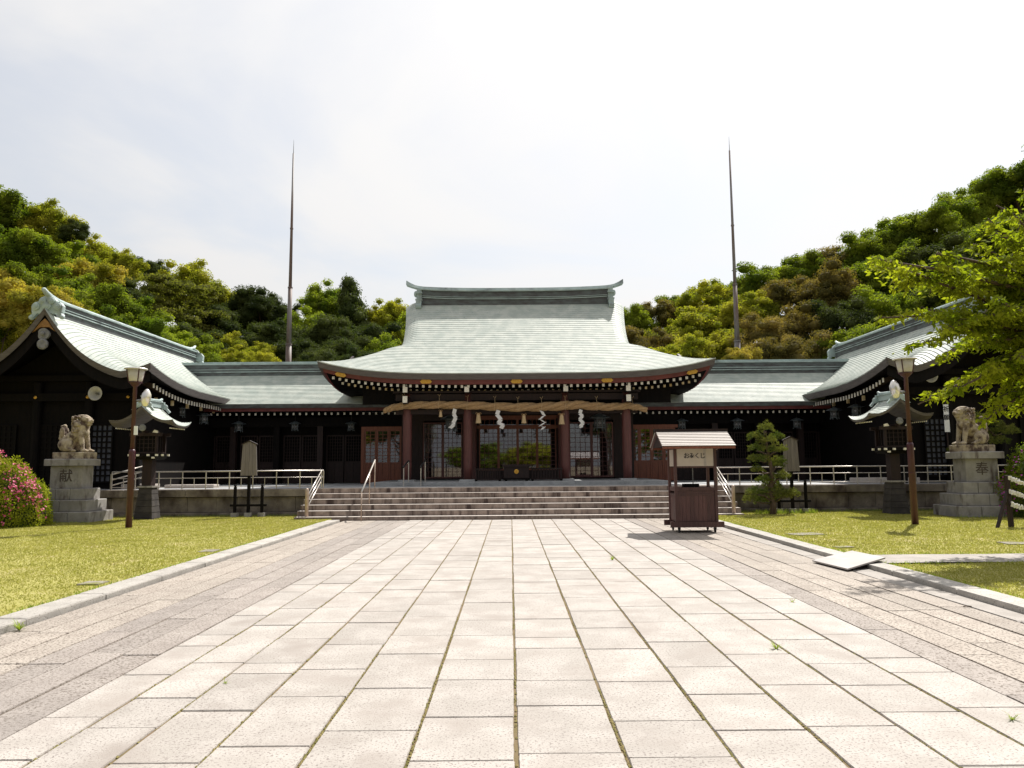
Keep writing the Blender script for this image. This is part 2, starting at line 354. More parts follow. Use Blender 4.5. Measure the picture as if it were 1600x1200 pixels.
# ------------------------------------------------------------------ paving
def cubemesh(name, matl, ch=.012, d=(1, 1, 1)):
    g = MB(); g.cbox((0, 0, 0), d, ch); me_o = g.build(name, matl); me = me_o.data; bpy.data.objects.remove(me_o); return me
bed = MB(); bed.bb(-3.05, 3.40, -4, 23.02, -.05, -.011); 
path = struct(bed.build('stone_path', M['joint']))
bx = [-3.05, -2.66, -2.21, -1.71, -1.16, -.575, .02, .625, 1.215, 1.79, 2.36, 2.90, 3.40]
slabs = []
r2 = random.Random(11)
for i in range(len(bx)-1):
    y = -1.0+r2.random()*.8
    w = bx[i+1]-bx[i]
    while y < 22.98:
        l = r2.choice([.6, .72, .85, .88, .9, .95, 1.0]) if r2.random() > .08 else r2.uniform(.3, .45)
        y1 = min(y+l, 22.98)
        if 22.98-y1 < .3: y1 = 22.98
        slabs.append((bx[i], bx[i+1], y, y1)); y = y1
slabs = [s_ for s_ in slabs if s_[3] > 2.9]
slabs.sort(key=lambda s_: s_[2])
def ragged(name, matl, seed, j=.0042, ch=.014):
    rr = random.Random(seed); out = []; n_ = 9
    for s_ in range(4):
        for i in range(n_):
            t = -.5+i/n_; o_ = .5+(rr.uniform(-j, j*.6) if i else -.004)
            t += rr.uniform(-.02, .02) if i else .0
            out.append(((t, -o_), (o_, t), (-t, o_), (-o_, -t))[s_])
    g = MB(); k = len(out)
    P = [(x, y, -.025) for x, y in out]+[(x, y, .017) for x, y in out]+[(x*(1-ch), y*(1-ch), .025) for x, y in out]
    g.add(P, [(i, (i+1) % k, k+(i+1) % k, k+i) for i in range(k)]+[(k+i, k+(i+1) % k, 2*k+(i+1) % k, 2*k+i) for i in range(k)]+[tuple(range(2*k, 3*k))])
    o = g.build(name, matl, fix=True); me = o.data; bpy.data.objects.remove(o); return me
sms = [ragged('paving_slab', M['slab'], q) for q in range(8)]
far = MB()
for k, (x0, x1, y0, y1) in enumerate(slabs):
    gp = .0070+r2.random()*.005; gy = .0025+r2.random()*.004; dz = r2.uniform(-.003, .003)
    if k < 300:
        inst('paving_slab', sms[k % 8], path, ((x0+x1)/2+r2.uniform(-.003, .003), (y0+y1)/2, -.025+dz), (x1-x0-2*gp, y1-y0-2*gy, 1), (r2.uniform(-.002, .002), r2.uniform(-.002, .002), r2.uniform(-.003, .003)))
    else:
        far.cbox(((x0+x1)/2, (y0+y1)/2, -.025+dz), (x1-x0-2*gp, y1-y0-2*gy, .05), .006)
if far.v: far.build('paving_slab', M['slab'], path, kind='stuff')
def side_strip(name, x0, x1, n, y1):
    b = MB(); b.bb(x0, x1, -4, y1, -.06, -.014); st = struct(b.build(name, M['joint_grey']))
    mes = [ragged('side_paver', M['slab_side'], 20+q, .004, .012) for q in range(6)]; mgs = [ragged('side_paver', M['slab_side_grey'], 30+q, .004, .012) for q in range(4)]; w = (x1-x0)/n; fr = MB(); L_ = []
    for i in range(n):
        y = 1.0+r2.random()*1.2
        while y < y1-.02:
            l = r2.choice([1.2, 1.5, 1.8, 2.1]); e = min(y+l, y1); L_.append((x0+i*w, x0+(i+1)*w, y, e)); y = e
    L_.sort(key=lambda s_: s_[2])
    for (a, b_, c, d) in L_:
        dz = r2.uniform(-.004, .003)
        inst('side_paver', (mgs[r2.randrange(4)] if min(abs(a), abs(b_)) < 3.72 else mes[r2.randrange(6)]), st, ((a+b_)/2, (c+d)/2, -.028+dz), (b_-a-.017, d-c-.004, 1), (0, r2.uniform(-.008, .008), r2.uniform(-.004, .004)))
    return st
side_strip('left_side_paving', -5.02, -3.055, 6, 22.98)
side_strip('right_side_paving', 3.405, 5.10, 5, 22.98)
def kerb(name, x0, x1, y1, step, matl, top, r_=None):
    st = None; me = cubemesh('kerb_stone', matl, .015, (1, 1, .16)); y = -1.0
    st = MB().bb(x0+.01, x1-.01, -4, y1, -.09, -.035).build(name, M['joint_grey']); struct(st)
    while y < y1-.1:
        e = min(y+step*r2.uniform(.9, 1.08), y1)
        inst('kerb_stone', me, st, ((x0+x1)/2+r2.uniform(-.008, .008), (y+e)/2, top-.08), (x1-x0-.008, e-y-.014, 1), (r2.uniform(-.003, .003), r2.uniform(-.02, .02), r2.uniform(-.006, .006)))
        y = e
    return st
kerb('left_kerb', -5.42, -5.06, 22.6, 1.5, M['kerb'], .055)
kerb('right_kerb', 5.46, 5.80, 22.4, 1.5, M['kerb'], .06)
kerb('right_gutter', 5.13, 5.45, 22.9, 1.8, M['gutter'], -.008)

# moss and grit standing in the joints of the path
def moss():
    rr = random.Random(2); g = MB()
    for x in bx[1:-1]:
        y = 3.2
        while y < 17:
            y += rr.uniform(.008, .03)*(1+max(0, y-5)*.35)
            if math.sin(y*2.3+x*5)+math.sin(y*.9-x*3) < -.35 and rr.random() < .8: continue
            r_ = rr.uniform(.004, .011)*(1.25 if rr.random() < .12 else 1)
            c = (x+rr.gauss(0, .004), y, -.006); 
            P = [(c[0]+r_*math.cos(a)*rr.uniform(.7, 1.3), c[1]+r_*1.5*math.sin(a)*rr.uniform(.7, 1.3), c[2]) for a in (0, 1.05, 2.1, 3.14, 4.2, 5.25)]+[(c[0], c[1], c[2]+r_*.85)]
            g.add(P, [(i, (i+1) % 6, 6) for i in range(6)])
    g.build('joint_moss', M['moss'], path, kind='stuff')
moss()
# ------------------------------------------------------------------ terrace, steps
PZ = .915
tr = T('stone_terrace', 'long stained stone retaining terrace carrying the shrine halls behind the lawns', 'terrace', (0, 27, 0))
MB().bb(-24, 24, 25.05, 44, -.05, PZ-.10).build('core', M['stone_wall'], tr, world=True)
slab_t = MB(); slab_t.bb(-24, 24, 25.2, 44, PZ-.098, PZ-.012); slab_t.build('floor_slab', M['stone_grey'], tr, world=True)
def course(name, segs, y0, y1, z0, z1, matl, lo_, hi_, parent, gap=.012, label=None):
    for (xa, xb) in segs:
        x = xa
        while x < xb-.05:
            e = x+r2.uniform(lo_, hi_)
            if xb-e < lo_*.6: e = xb
            g = MB(); dy = r2.uniform(-.008, .008)
            g.cbox((0, 0, 0), (e-x-gap, y1-y0, z1-z0-gap*.7), .012)
            o = g.build(name, matl, parent); c = Vector(((x+e)/2, (y0+y1)/2+dy, (z0+z1)/2)); o.location = c-woff(parent)
            x = e
SX0, SX1 = -6.55, 7.05
segs = [(-20, SX0), (SX1, 20)]
course('base_stone', segs, 24.66, 25.05, -.05, .17, M['stone_wall'], .9, 1.7, tr)
course('wall_stone', segs, 24.83, 25.06, .175, .665, M['stone_wall'], .55, 1.1, tr)
course('cap_stone', segs, 24.70, 25.35, .675, PZ, M['stone_wall'], 1.4, 2.1, tr)
st = T('stone_steps', 'wide flight of six stained granite steps up to the shrine hall', 'steps', (.2, 23.9, 0))
for k in range(6):
    z1 = .105+.162*k; y0 = 23.0+.35*k; z0 = -.05 if k == 0 else z1-.162
    course('step_stone', [(SX0+.0*k, SX1)], y0, y0+(.42 if k < 5 else .95), z0+.001, z1, M['stone_step'], 1.5, 2.6, st, gap=.009)
MB().bb(SX0+.02, SX1-.02, 23.3, 25.3, -.05, .10).bb(SX0+.02, SX1-.02, 24.0, 25.3, .10, .42).bb(SX0+.02, SX1-.02, 24.6, 25.2, .42, .74).build('core', M['stone_step'], st, world=True)
tread = MB()
for k in range(6):
    tread.bb(SX0+.01, SX1-.01, 23.004+.35*k, 23.36+.35*k, .105+.162*k+.0005, .105+.162*k+.006)
tread.build('lit_tread_face', M['stone_tread'], st, world=True, kind='stuff')  # pale sheets paint the sunlight lying on the treads
# paving of the terrace top in front
MB().bb(SX0, SX1, 25.7, 27.0, PZ-.012, PZ+.002).bb(-20, SX0, 25.36, 31, PZ-.012, PZ+.002).bb(SX1, 20, 25.36, 31, PZ-.012, PZ+.002).build('top_paving', M['stone_grey'], tr, world=True)

# ------------------------------------------------------------------ main hall
HX = .24; YE = 27.3; HW = 7.30; RY = 33.0
hall = T('worship_hall', 'central shrine hall with sweeping pale copper roof, red-brown columns and lattice doors', 'shrine hall', (HX, 30, PZ))
SZ = 1.05
course('stylobate_stone', [(-5.0, 5.6)], 27.0, 27.5, PZ+.003, SZ, M['stone_grey'], 1.7, 1.9, hall, gap=.008)
MB().bb(-5.0, 5.6, 27.5, 36, PZ+.003, SZ-.004).build('floor', M['stone_grey'], hall, world=True)
def prof(d): return 4.97+.48*d+.036*d*d
def Wd(d): return HW-d if d <= 2.7 else HW-2.7+.25*((d-2.7)/3.0)**2
def zfront(x, d):
    u = min(1, abs(x)/HW); z = prof(d)+.50*u**4.4*max(0, 1-d/4.2)**1.5
    if d > 2.2:
        w = Wd(d); k = max(0, (abs(x)-(w-.55))/.55); z -= .26*k*k*smooth((d-2.2)/1.2)
    return z
def roof_mesh():
    g = MB(); NC = 40; DM = RY-YE
    nx = 61
    for side in (1, -1):       # front and back slopes, laid in overlapping courses
        for c in range(NC):
            d0, d1 = DM*c/NC, DM*(c+1)/NC
            P = []
            for (d, dz) in ((d0, .013), (d1, .0)):
                w = Wd(d)
                for i in range(nx):
                    t = -1+2*i/(nx-1); t = math.copysign(abs(t)**.85, t); x = t*w
                    yy = YE+d if side > 0 else 2*RY-YE-d
                    P.append((HX+x, yy-side*.0, zfront(x, d)+dz))
            for i in range(nx):      # lip of the course
                q = P[i]; P.append((q[0], q[1]+side*.004, q[2]-.028))
            fs = [(i, i+1, nx+i+1, nx+i) for i in range(nx-1)]+[(2*nx+i, 2*nx+i+1, i+1, i) for i in range(nx-1)]
            if side < 0: fs = [q[::-1] for q in fs]
            g.add(P, fs)
    for sx in (1, -1):         # hip slopes at the two ends
        for c in range(22):
            d0, d1 = 2.7*c/22, 2.7*(c+1)/22; P = []
            for (d, dz) in ((d0, .022), (d1, 0)):
                for i in range(25):
                    t = -1+2*i/24; half = (RY-YE)-d; yy = RY+t*half
                    P.append((HX+sx*(HW-d), yy, zfront(HW-d, d)*abs(t)**6+(prof(d))*(1-abs(t)**6)+dz))
            fs = [(i, i+1, 25+i+1, 25+i) for i in range(24)]
            if sx > 0: fs = fs
            else: fs = [q[::-1] for q in fs]
            g.add(P, fs)
    return g
roof_mesh().build('roof', M['copper'], hall, world=True)
# eaves: edge thickness, fascia board, soffit
def eave_ring(o_in, dz0, dz1, n=60, oi1=None):
    """band round the eaves: inset o_in at top/bottom, heights below the eave line"""
    pts = []; oi1 = o_in if oi1 is None else oi1
    def loop(ins, dz):
        L_ = []
        W_ = HW-ins; Yf = YE+ins; Yb = 2*RY-YE-ins
        for i in range(n): t = -1+2*i/(n-1); L_.append((HX+t*W_, Yf, prof(0)+.5*abs(t)**4.4-dz))
        for i in range(1, 14): s_ = i/14; y = Yf+(Yb-Yf)*s_; t = 2*s_-1; L_.append((HX+W_, y, prof(0)+.5*abs(t)**4.4-dz))
        for i in range(n): t = 1-2*i/(n-1); L_.append((HX+t*W_, Yb, prof(0)+.5*abs(t)**4.4-dz))
        for i in range(1, 14): s_ = i/14; y = Yb+(Yf-Yb)*s_; t = 2*s_-1; L_.append((HX-W_, y, prof(0)+.5*abs(t)**4.4-dz))
        return L_
    a, b = loop(o_in, dz0), loop(oi1, dz1); k = len(a)
    return a+b, [(i, k+i, k+(i+1) % k, (i+1) % k) for i in range(k)]
g = MB(); g.add(*eave_ring(.0, -.022, .22, oi1=.05)); g.add(*eave_ring(.05, .22, .222, oi1=.22)); g.build('roof_edge', M['roof_edge'], hall, world=True, fix=False)
g = MB(); g.add(*eave_ring(.16, .20, .38, oi1=.20)); g.add(*eave_ring(.20, .38, .382, oi1=.30)); g.build('fascia_board', M['fascia'], hall, world=True)
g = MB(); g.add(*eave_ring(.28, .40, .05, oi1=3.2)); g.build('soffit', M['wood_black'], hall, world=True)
def rz_(x): return prof(0)+.5*min(1, abs(x)/HW)**4.4
raf = MB(); ew = MB(); eg = MB()
n = 58
for i in range(n):
    x = -HW+.55+(2*HW-1.1)*i/(n-1); z = rz_(x)-.44
    raf.bar((HX+x, YE+.30, z), (HX+x, 31, z+1.25), .085, .10)
    ew.box((HX+x, YE+.29, z-.005), (.088, .02, .10))
    x2 = x*.985; z2 = rz_(x2)-.585
    raf.bar((HX+x2+.1, YE+.95, z2+.03), (HX+x2+.1, 31, z2+1.1), .08, .10)
    (eg if i % 3 else ew).box((HX+x2+.1, YE+.94, z2+.028), (.082, .02, .095))
raf.build('rafters', M['wood_dark'], hall, world=True, kind='stuff')
ew.build('rafter_ends', M['end_white'], hall, world=True, kind='stuff'); eg.build('rafter_ends', M['end_gold'], hall, world=True, kind='stuff')
def plaque(x, w=.44, h=.15, tilt=0, yy=YE+.13):
    z = rz_(x)-.29
    p = [(-w/2, 0), (-w/2+.07, h/2), (w/2-.07, h/2), (w/2, 0), (w/2-.07, -h/2), (-w/2+.07, -h/2)]
    c, s_ = math.cos(tilt), math.sin(tilt)
    g = MB(); g.prism([(HX+x+a*c-b*s_, z+a*s_+b*c) for a, b in p], yy-.02, yy+.035)
    for k in (-.1, 0, .1): g.box((HX+x+k*c, yy-.025, z+k*s_), (.05, .02, .05))
    g.build('gilt_fitting', M['gold'], hall, world=True)
for x in (-3.32, 0, 3.32): plaque(x)
plaque(-6.45, .42, .14, -.20); plaque(6.45, .42, .14, .20)
# ridge
RZT = prof(RY-YE)
def ridge_z(t): return .24*abs(t)**5
g = MB()
def band(x0, x1, dy, z0, z1, gg, lift=.10, n_=24):
    P = []
    for i in range(n_):
        x = x0+(x1-x0)*i/(n_-1); t = (x)/4.3; q = lift*abs(t)**3
        P += [(HX+x, RY-dy, RZT+z0+q), (HX+x, RY-dy, RZT+z1+q), (HX+x, RY+dy, RZT+z1+q), (HX+x, RY+dy, RZT+z0+q)]
    Fs = [(i*4+j, i*4+(j+1) % 4, (i+1)*4+(j+1) % 4, (i+1)*4+j) for i in range(n_-1) for j in range(4)]+[(0, 3, 2, 1), (n_*4-4, n_*4-3, n_*4-2, n_*4-1)]
    gg.add(P, Fs)
band(-4.15, 4.15, .22, -.25, .44, g); g.build('ridge_box', M['copper_dark'], hall, world=True, fix=True)
g = MB()
band(-4.18, 4.18, .27, .07, .10, g); band(-4.18, 4.18, .25, .15, .17, g); band(-4.2, 4.2, .29, .42, .47, g)
g.build('ridge_moulding', M['copper_ridge'], hall, world=True, fix=True)
g = MB()
P = []
xs = lin(-4.83, 4.83, 50)
for x in xs:
    a = abs(x); q = .10*min(1, a/4.3)**3+(.19*((a-4.1)/.73)**1.6 if a > 4.1 else 0); hgt = .13 if a < 4.5 else .13+.08*(a-4.5)/.33
    P += [(HX+x, RY-.20, RZT+.48+q), (HX+x, RY-.12, RZT+.48+q+hgt), (HX+x, RY+.12, RZT+.48+q+hgt), (HX+x, RY+.20, RZT+.48+q)]
nn = len(xs)
g.add(P, [(i*4+j, i*4+(j+1) % 4, (i+1)*4+(j+1) % 4, (i+1)*4+j) for i in range(nn-1) for j in range(4)]+[(0, 3, 2, 1), (nn*4-4, nn*4-3, nn*4-2, nn*4-1)])
g.build('ridge_cap', M['copper_ridge'], hall, world=True, fix=True)
g = MB()
for x in (-3.7, -2.2, -.7, .8, 2.3, 3.8):
    g.prism([(HX+x-.11, RZT+.38), (HX+x+.11, RZT+.38), (HX+x, RZT+.27)], RY-.235, RY-.20)
g.build('ridge_pendant', M['copper_dark'], hall, world=True)
for sx in (-1, 1):
    g = MB(); x = HX+sx*4.24
    g.box((x, RY, RZT+.20), (.24, .62, .75), top=(.9, .8)); g.box((x, RY-.05, RZT+.05), (.30, .74, .07)); g.box((x, RY-.02, RZT+.36), (.29, .70, .05))
    g.tube([(x-.12, RY-.40, RZT-.26), (x+.12, RY-.40, RZT-.26)], .13, 12); g.box((x, RY-.33, RZT-.12), (.24, .25, .26))
    g.ell((x+sx*.16, RY-.1, RZT+.35), (.09, .2, .14), 8)
    g.build('ridge_end_ornament', M['copper_ridge'], hall, world=True, fix=True)
    xg = HX+sx*3.95   # gable wall under the verge
    g = MB(); g.prism([(RY-2.5, 6.3), (RY+2.5, 6.3), (RY+.2, 8.2), (RY-.2, 8.2)], xg-.05, xg+.05, axis='X'); g.build('gable_wall', M['wood_black'], hall, world=True)
# columns, plinths, beams
COLX = [-3.87, -1.60, 2.05, 4.36]
for x in COLX:
    MB().lathe([(.165, 1.10), (.17, 1.6), (.17, 3.6), (.155, 4.35)], (x, 28.3, 0), 20).build('column', M['wood_red'], hall, world=True, smooth=True)
    MB().box((x, 28.3, SZ+.03), (.62, .62, .07), top=(.94, .94)).build('plinth_stone', M['stone_grey'], hall, world=True)
g = MB()
g.bb(-4.3, 4.8, 28.18, 28.42, 4.06, 4.30); g.bb(-4.3, 4.8, 28.2, 28.4, 3.55, 3.72)
g.bb(-4.4, 4.9, 28.15, 28.45, 4.34, 4.42)
g.build('cross_beam', M['wood_dark'], hall, world=True)
MB().bb(-5.6, 6.1, 28.5, 28.56, 3.95, 5.1).build('upper_wall', M['wood_black'], hall, world=True)
# bracket arms with white ends at the columns
for i, x in enumerate(COLX):
    g = MB(); g.box((x, 28.0, 4.42), (.19, .75, .22)); g.box((x, 28.05, 4.62), (.62, .16, .13)); g.bar((x, 27.75, 4.62), (x, 28.6, 4.62), .15, .16)
    if i in (0, 3): g.box((x, 27.98, 4.05), (.2, .75, .26))
    g.build('bracket', M['wood_dark'], hall, world=True)
    MB().box((x, 27.615, 4.42), (.17, .02, .20)).build('white_bracket_end', M['end_white'], hall, world=True)
    MB().box((x, 27.74, 4.615), (.12, .02, .10)).build('white_bracket_end', M['end_white'], hall, world=True)
    if i in (0, 3): MB().box((x, 27.60, 4.06), (.17, .02, .24)).build('white_bracket_end', M['end_white'], hall, world=True)
# thin pale branching wall edging strips seen at the brackets
# walls behind the porch
WY = 31.9
g = MB()
g.bb(-4.6, -3.72, WY, WY+.15, SZ, 4.6); g.bb(-2.02, -1.35, WY, WY+.15, SZ, 4.6); g.bb(1.95, 2.45, WY, WY+.15, SZ, 4.6); g.bb(4.36, 5.2, WY, WY+.15, SZ, 4.6)
g.bb(-3.72, -2.02, WY, WY+.15, 3.52, 4.6); g.bb(2.45, 4.36, WY, WY+.15, 3.52, 4.6); g.bb(-1.35, 1.95, WY, WY+.15, 3.66, 4.6)
g.build('front_wall', M['wood_dark'], hall, world=True)
g = MB()
for x in (-1.55, -.0+2.12): g.lathe([(.13, SZ), (.13, 4.4)], (x, 31.75, 0), 14)
g.build('inner_column', M['wood_red'], hall, world=True)
MB().bb(-1.35, 1.95, WY-.02, WY+.1, SZ, 1.42).build('sill_panel', M['wood_dark'], hall, world=True)
def lattice(parent, pname, x0, x1, z0, z1, Y, nx, nz, fw=.06, low=0, fmat='wood_door', world=True, mull=.02, glass=True, panel_mat=None, depth=.05, gmat='glass', bars_mat=None):
    g = MB(); Y0, Y1 = Y-depth/2, Y+depth/2
    g.bb(x0, x0+fw, Y0, Y1, z0, z1); g.bb(x1-fw, x1, Y0, Y1, z0, z1); g.bb(x0+fw, x1-fw, Y0, Y1, z0, z0+fw*1.3); g.bb(x0+fw, x1-fw, Y0, Y1, z1-fw, z1)
    zl = z0+fw*1.3
    if low: g.bb(x0+fw, x1-fw, Y0, Y1, z0+low-fw*.4, z0+low+fw*.4); zl = z0+low+fw*.4
    d = g.build(pname, M[fmat], parent, world=world)
    l = MB(); xa, xb, za, zb = x0+fw, x1-fw, zl, z1-fw
    for i in range(1, nx): x = xa+(xb-xa)*i/nx; l.bb(x-mull/2, x+mull/2, Y-.018, Y+.004, za, zb)
    for i in range(1, nz): z = za+(zb-za)*i/nz; l.bb(xa, xb, Y-.022, Y-.002, z-mull/2, z+mull/2)
    l.build('lattice', M[bars_mat or fmat], d, world=world)
    if glass: MB().bb(xa, xb, Y+.008, Y+.014, za, zb).build('pane', M[gmat], d, world=world)
    if low:
        nz2 = 3
        for j in range(2):
            MB().bb(xa+(xb-xa)*j/2+.006, xa+(xb-xa)*(j+1)/2-.006, Y-.006, Y+.01, z0+fw*1.3+.003, zl-fw*.8).build('panel_board', M[panel_mat or fmat], d, world=world)
        b = MB()
        for i in range(1, nz2+1): z = z0+fw*1.3+(low-fw*1.7)*i/(nz2+1); b.bb(xa, xb, Y-.02, Y-.007, z-.012, z+.012)
        b.build('panel_batten', M[fmat], d, world=world)
    return d
# tall lattice doors either side of the centre
for (a, b_) in ((-3.70, -2.86), (-2.86, -2.03)): lattice(hall, 'lattice_door', a, b_, SZ+.05, 3.45, WY, 4, 11, .055, bars_mat='wood_red', fmat='wood_red')
for (a, b_) in ((2.47, 3.42), (3.42, 4.34)): lattice(hall, 'lattice_door', a, b_, SZ+.05, 3.42, WY, 4, 11, .055, bars_mat='wood_red', fmat='wood_red')
xs = [-1.33, -.51, .30, 1.12, 1.93]
for a, b_ in zip(xs[:-1], xs[1:]):
    lattice(hall, 'lattice_window', a, b_, 1.42, 3.20, WY, 4, 10, .05, bars_mat='wood_red', fmat='wood_door')
for a, b_ in ((-1.33, .30), (.30, 1.93)): lattice(hall, 'transom_window', a, b_, 3.26, 3.60, WY, 8, 1, .05, bars_mat='wood_door')
MB().bb(-1.45, 2.05, WY-.07, WY+.0, 3.18, 3.30).bb(-1.45, 2.05, WY-.06, WY-.0, 3.60, 3.72).build('lintel', M['wood_door'], hall, world=True)
# room behind the glass
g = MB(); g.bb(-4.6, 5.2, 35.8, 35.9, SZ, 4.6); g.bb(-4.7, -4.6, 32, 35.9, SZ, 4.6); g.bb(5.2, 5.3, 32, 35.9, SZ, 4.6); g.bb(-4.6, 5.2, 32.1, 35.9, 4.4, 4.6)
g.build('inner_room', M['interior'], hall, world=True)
def curtain(pts, Y):
    g = MB(); P = []
    for (xl, xr, z) in pts:
        for i in range(15):
            t = i/14; P.append((xl+(xr-xl)*t, Y+.035*math.sin(t*20), z))
    g.add(P, [(j*15+i, j*15+i+1, (j+1)*15+i+1, (j+1)*15+i) for j in range(len(pts)-1) for i in range(14)])
    return g.build('curtain', M['curtain'], hall, world=True, smooth=True)
curtain([(-3.68, -2.95, 3.45), (-3.66, -3.05, 3.1), (-3.66, -3.25, 2.6), (-3.68, -3.48, 2.1), (-3.68, -3.50, 1.15)], 32.15)
curtain([(-3.13, -2.83, 2.4), (-3.13, -2.85, 1.15)], 32.12)
curtain([(3.75, 4.3, 3.42), (3.95, 4.3, 3.0), (4.1, 4.3, 2.6), (4.12, 4.3, 1.15)], 32.15)

# ------------------------------------------------------------------ corridor wings
def wing(sx, label):
    xa, xb = (-17.5, -3.9) if sx < 0 else (4.4, 18.0)
    w = T('corridor_wing', label, 'shrine wing', ((xa+xb)/2, 33, PZ))
    ye, ry = 31.5, 34.0
    dzr = 0 if sx < 0 else -.06
    def pf(d): return 4.26+dzr+.52*d+.05*d*d
    g = MB(); NC = 22
    for side in (1, -1):
        for c in range(NC):
            d0, d1 = 2.5*c/NC, 2.5*(c+1)/NC
            yf = (lambda d: ye+d) if side > 0 else (lambda d: 2*ry-ye-d)
            P = [(xa, yf(d0), pf(d0)+.02), (xb, yf(d0), pf(d0)+.02), (xb, yf(d1), pf(d1)), (xa, yf(d1), pf(d1)), (xa, yf(d0), pf(d0)-.01), (xb, yf(d0), pf(d0)-.01)]
            fs = [(0, 1, 2, 3), (4, 5, 1, 0)]
            if side < 0: fs = [q[::-1] for q in fs]
            g.add(P, fs)
    g.build('roof', M['copper'], w, world=True)
    z = 4.26+dzr
    g = MB()
    for yy, s_ in ((ye, 1), (2*ry-ye, -1)): g.add([(xa, yy, z+.02), (xb, yy, z+.02), (xb, yy+.05*s_, z-.17), (xa, yy+.05*s_, z-.17)], [(0, 1, 2, 3)])
    g.build('roof_edge', M['roof_edge'] if False else M['copper_dark'], w, world=True)
    MB().bb(xa, xb, ye+.12, ye+.2, z-.30, z-.14).build('fascia_board', M['fascia'], w, world=True)
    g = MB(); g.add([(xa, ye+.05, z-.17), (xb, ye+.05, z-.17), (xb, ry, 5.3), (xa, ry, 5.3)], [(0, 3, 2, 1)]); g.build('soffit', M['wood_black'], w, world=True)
    zt = pf(2.5)
    MB().bb(xa, xb, ry-.20, ry+.20, zt-.2, zt+.40).build('ridge_box', M['copper_dark'], w, world=True)
    g = MB(); g.bb(xa, xb, ry-.26, ry+.26, zt+.02, zt+.055); g.bb(xa, xb, ry-.24, ry+.24, zt+.13, zt+.16); g.bb(xa, xb, ry-.27, ry+.27, zt+.36, zt+.41)
    g.bb(xa, xb, ry-.15, ry+.15, zt+.41, zt+.50); g.build('ridge_moulding', M['copper_ridge'], w, world=True)
    g = MB(); e = MB(); x = xa+.3
    while x < xb:
        g.bar((x, ye+.32, z-.40), (x, 33.4, z+.35), .09, .11); e.box((x, ye+.31, z-.405), (.075, .02, .10)); x += .268
    g.build('rafters', M['wood_black'], w, world=True, kind='stuff'); e.build('rafter_ends', M['end_white'], w, world=True, kind='stuff')
    MB().bb(xa, xb, 32.4, 32.55, 3.35, 3.75).bb(xa, xb, 32.35, 32.6, 3.95, 4.15).build('cross_beam', M['wood_black'], w, world=True)
    # wall with dark boarded lattice bays and posts
    X0, X1 = (xa, -6.3) if sx < 0 else (6.95, xb)
    MB().bb(X0, X1, 33.0, 33.1, PZ, 4.6).bb(min(X0, X1, xa if sx > 0 else xb), max(X0, X1), 33.02, 33.12, 3.3, 4.6).build('rear_wall', M['wood_black'], w, world=True)
    n = 6
    for i in range(n+1):
        x = X0+(X1-X0)*i/n
        MB().bb(x-.12, x+.12, 32.36, 32.6, PZ, 3.36).build('post', M['wood_dark' if i % 2 else 'wood_black'], w, world=True)
    for i in range(n):
        a = X0+(X1-X0)*i/n+.15; b_ = X0+(X1-X0)*(i+1)/n-.15; mid = (a+b_)/2
        for (p, q) in ((a, mid-.02), (mid+.02, b_)):
            lattice(w, 'wall_lattice', p, q, PZ+.02, 3.0, 32.9, 6, 8, .06, low=.9, fmat='wood_dark', glass=False, mull=.018)
    # four leaf glazed doors next to the hall
    d0, d1 = (-6.20, -4.10) if sx < 0 else (4.95, 7.0)
    for i in range(4):
        a = d0+(d1-d0)*i/4; b_ = d0+(d1-d0)*(i+1)/4
        lattice(w, 'glazed_door', a+.004, b_-.004, PZ+.03, 3.17, 32.0, 2, 9, .065, low=.82, mull=.022)
    MB().bb(d0-.12, d1+.1, 31.95, 32.08, 3.17, 3.30).bb(d0-.12, d0, 31.95, 32.08, PZ, 3.17).build('door_frame', M['wood_door'], w, world=True)
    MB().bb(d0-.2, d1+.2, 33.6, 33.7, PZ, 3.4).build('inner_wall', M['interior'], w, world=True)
    MB().bb(d0-.2, d1+.2, 31.98, 32.05, 3.30, 3.9).build('door_header', M['wood_black'], w, world=True)
    return w
wing(-1, 'low corridor wing with pale copper roof between the left hall and the central hall')
wing(1, 'low corridor wing with pale copper roof between the central hall and the right hall')

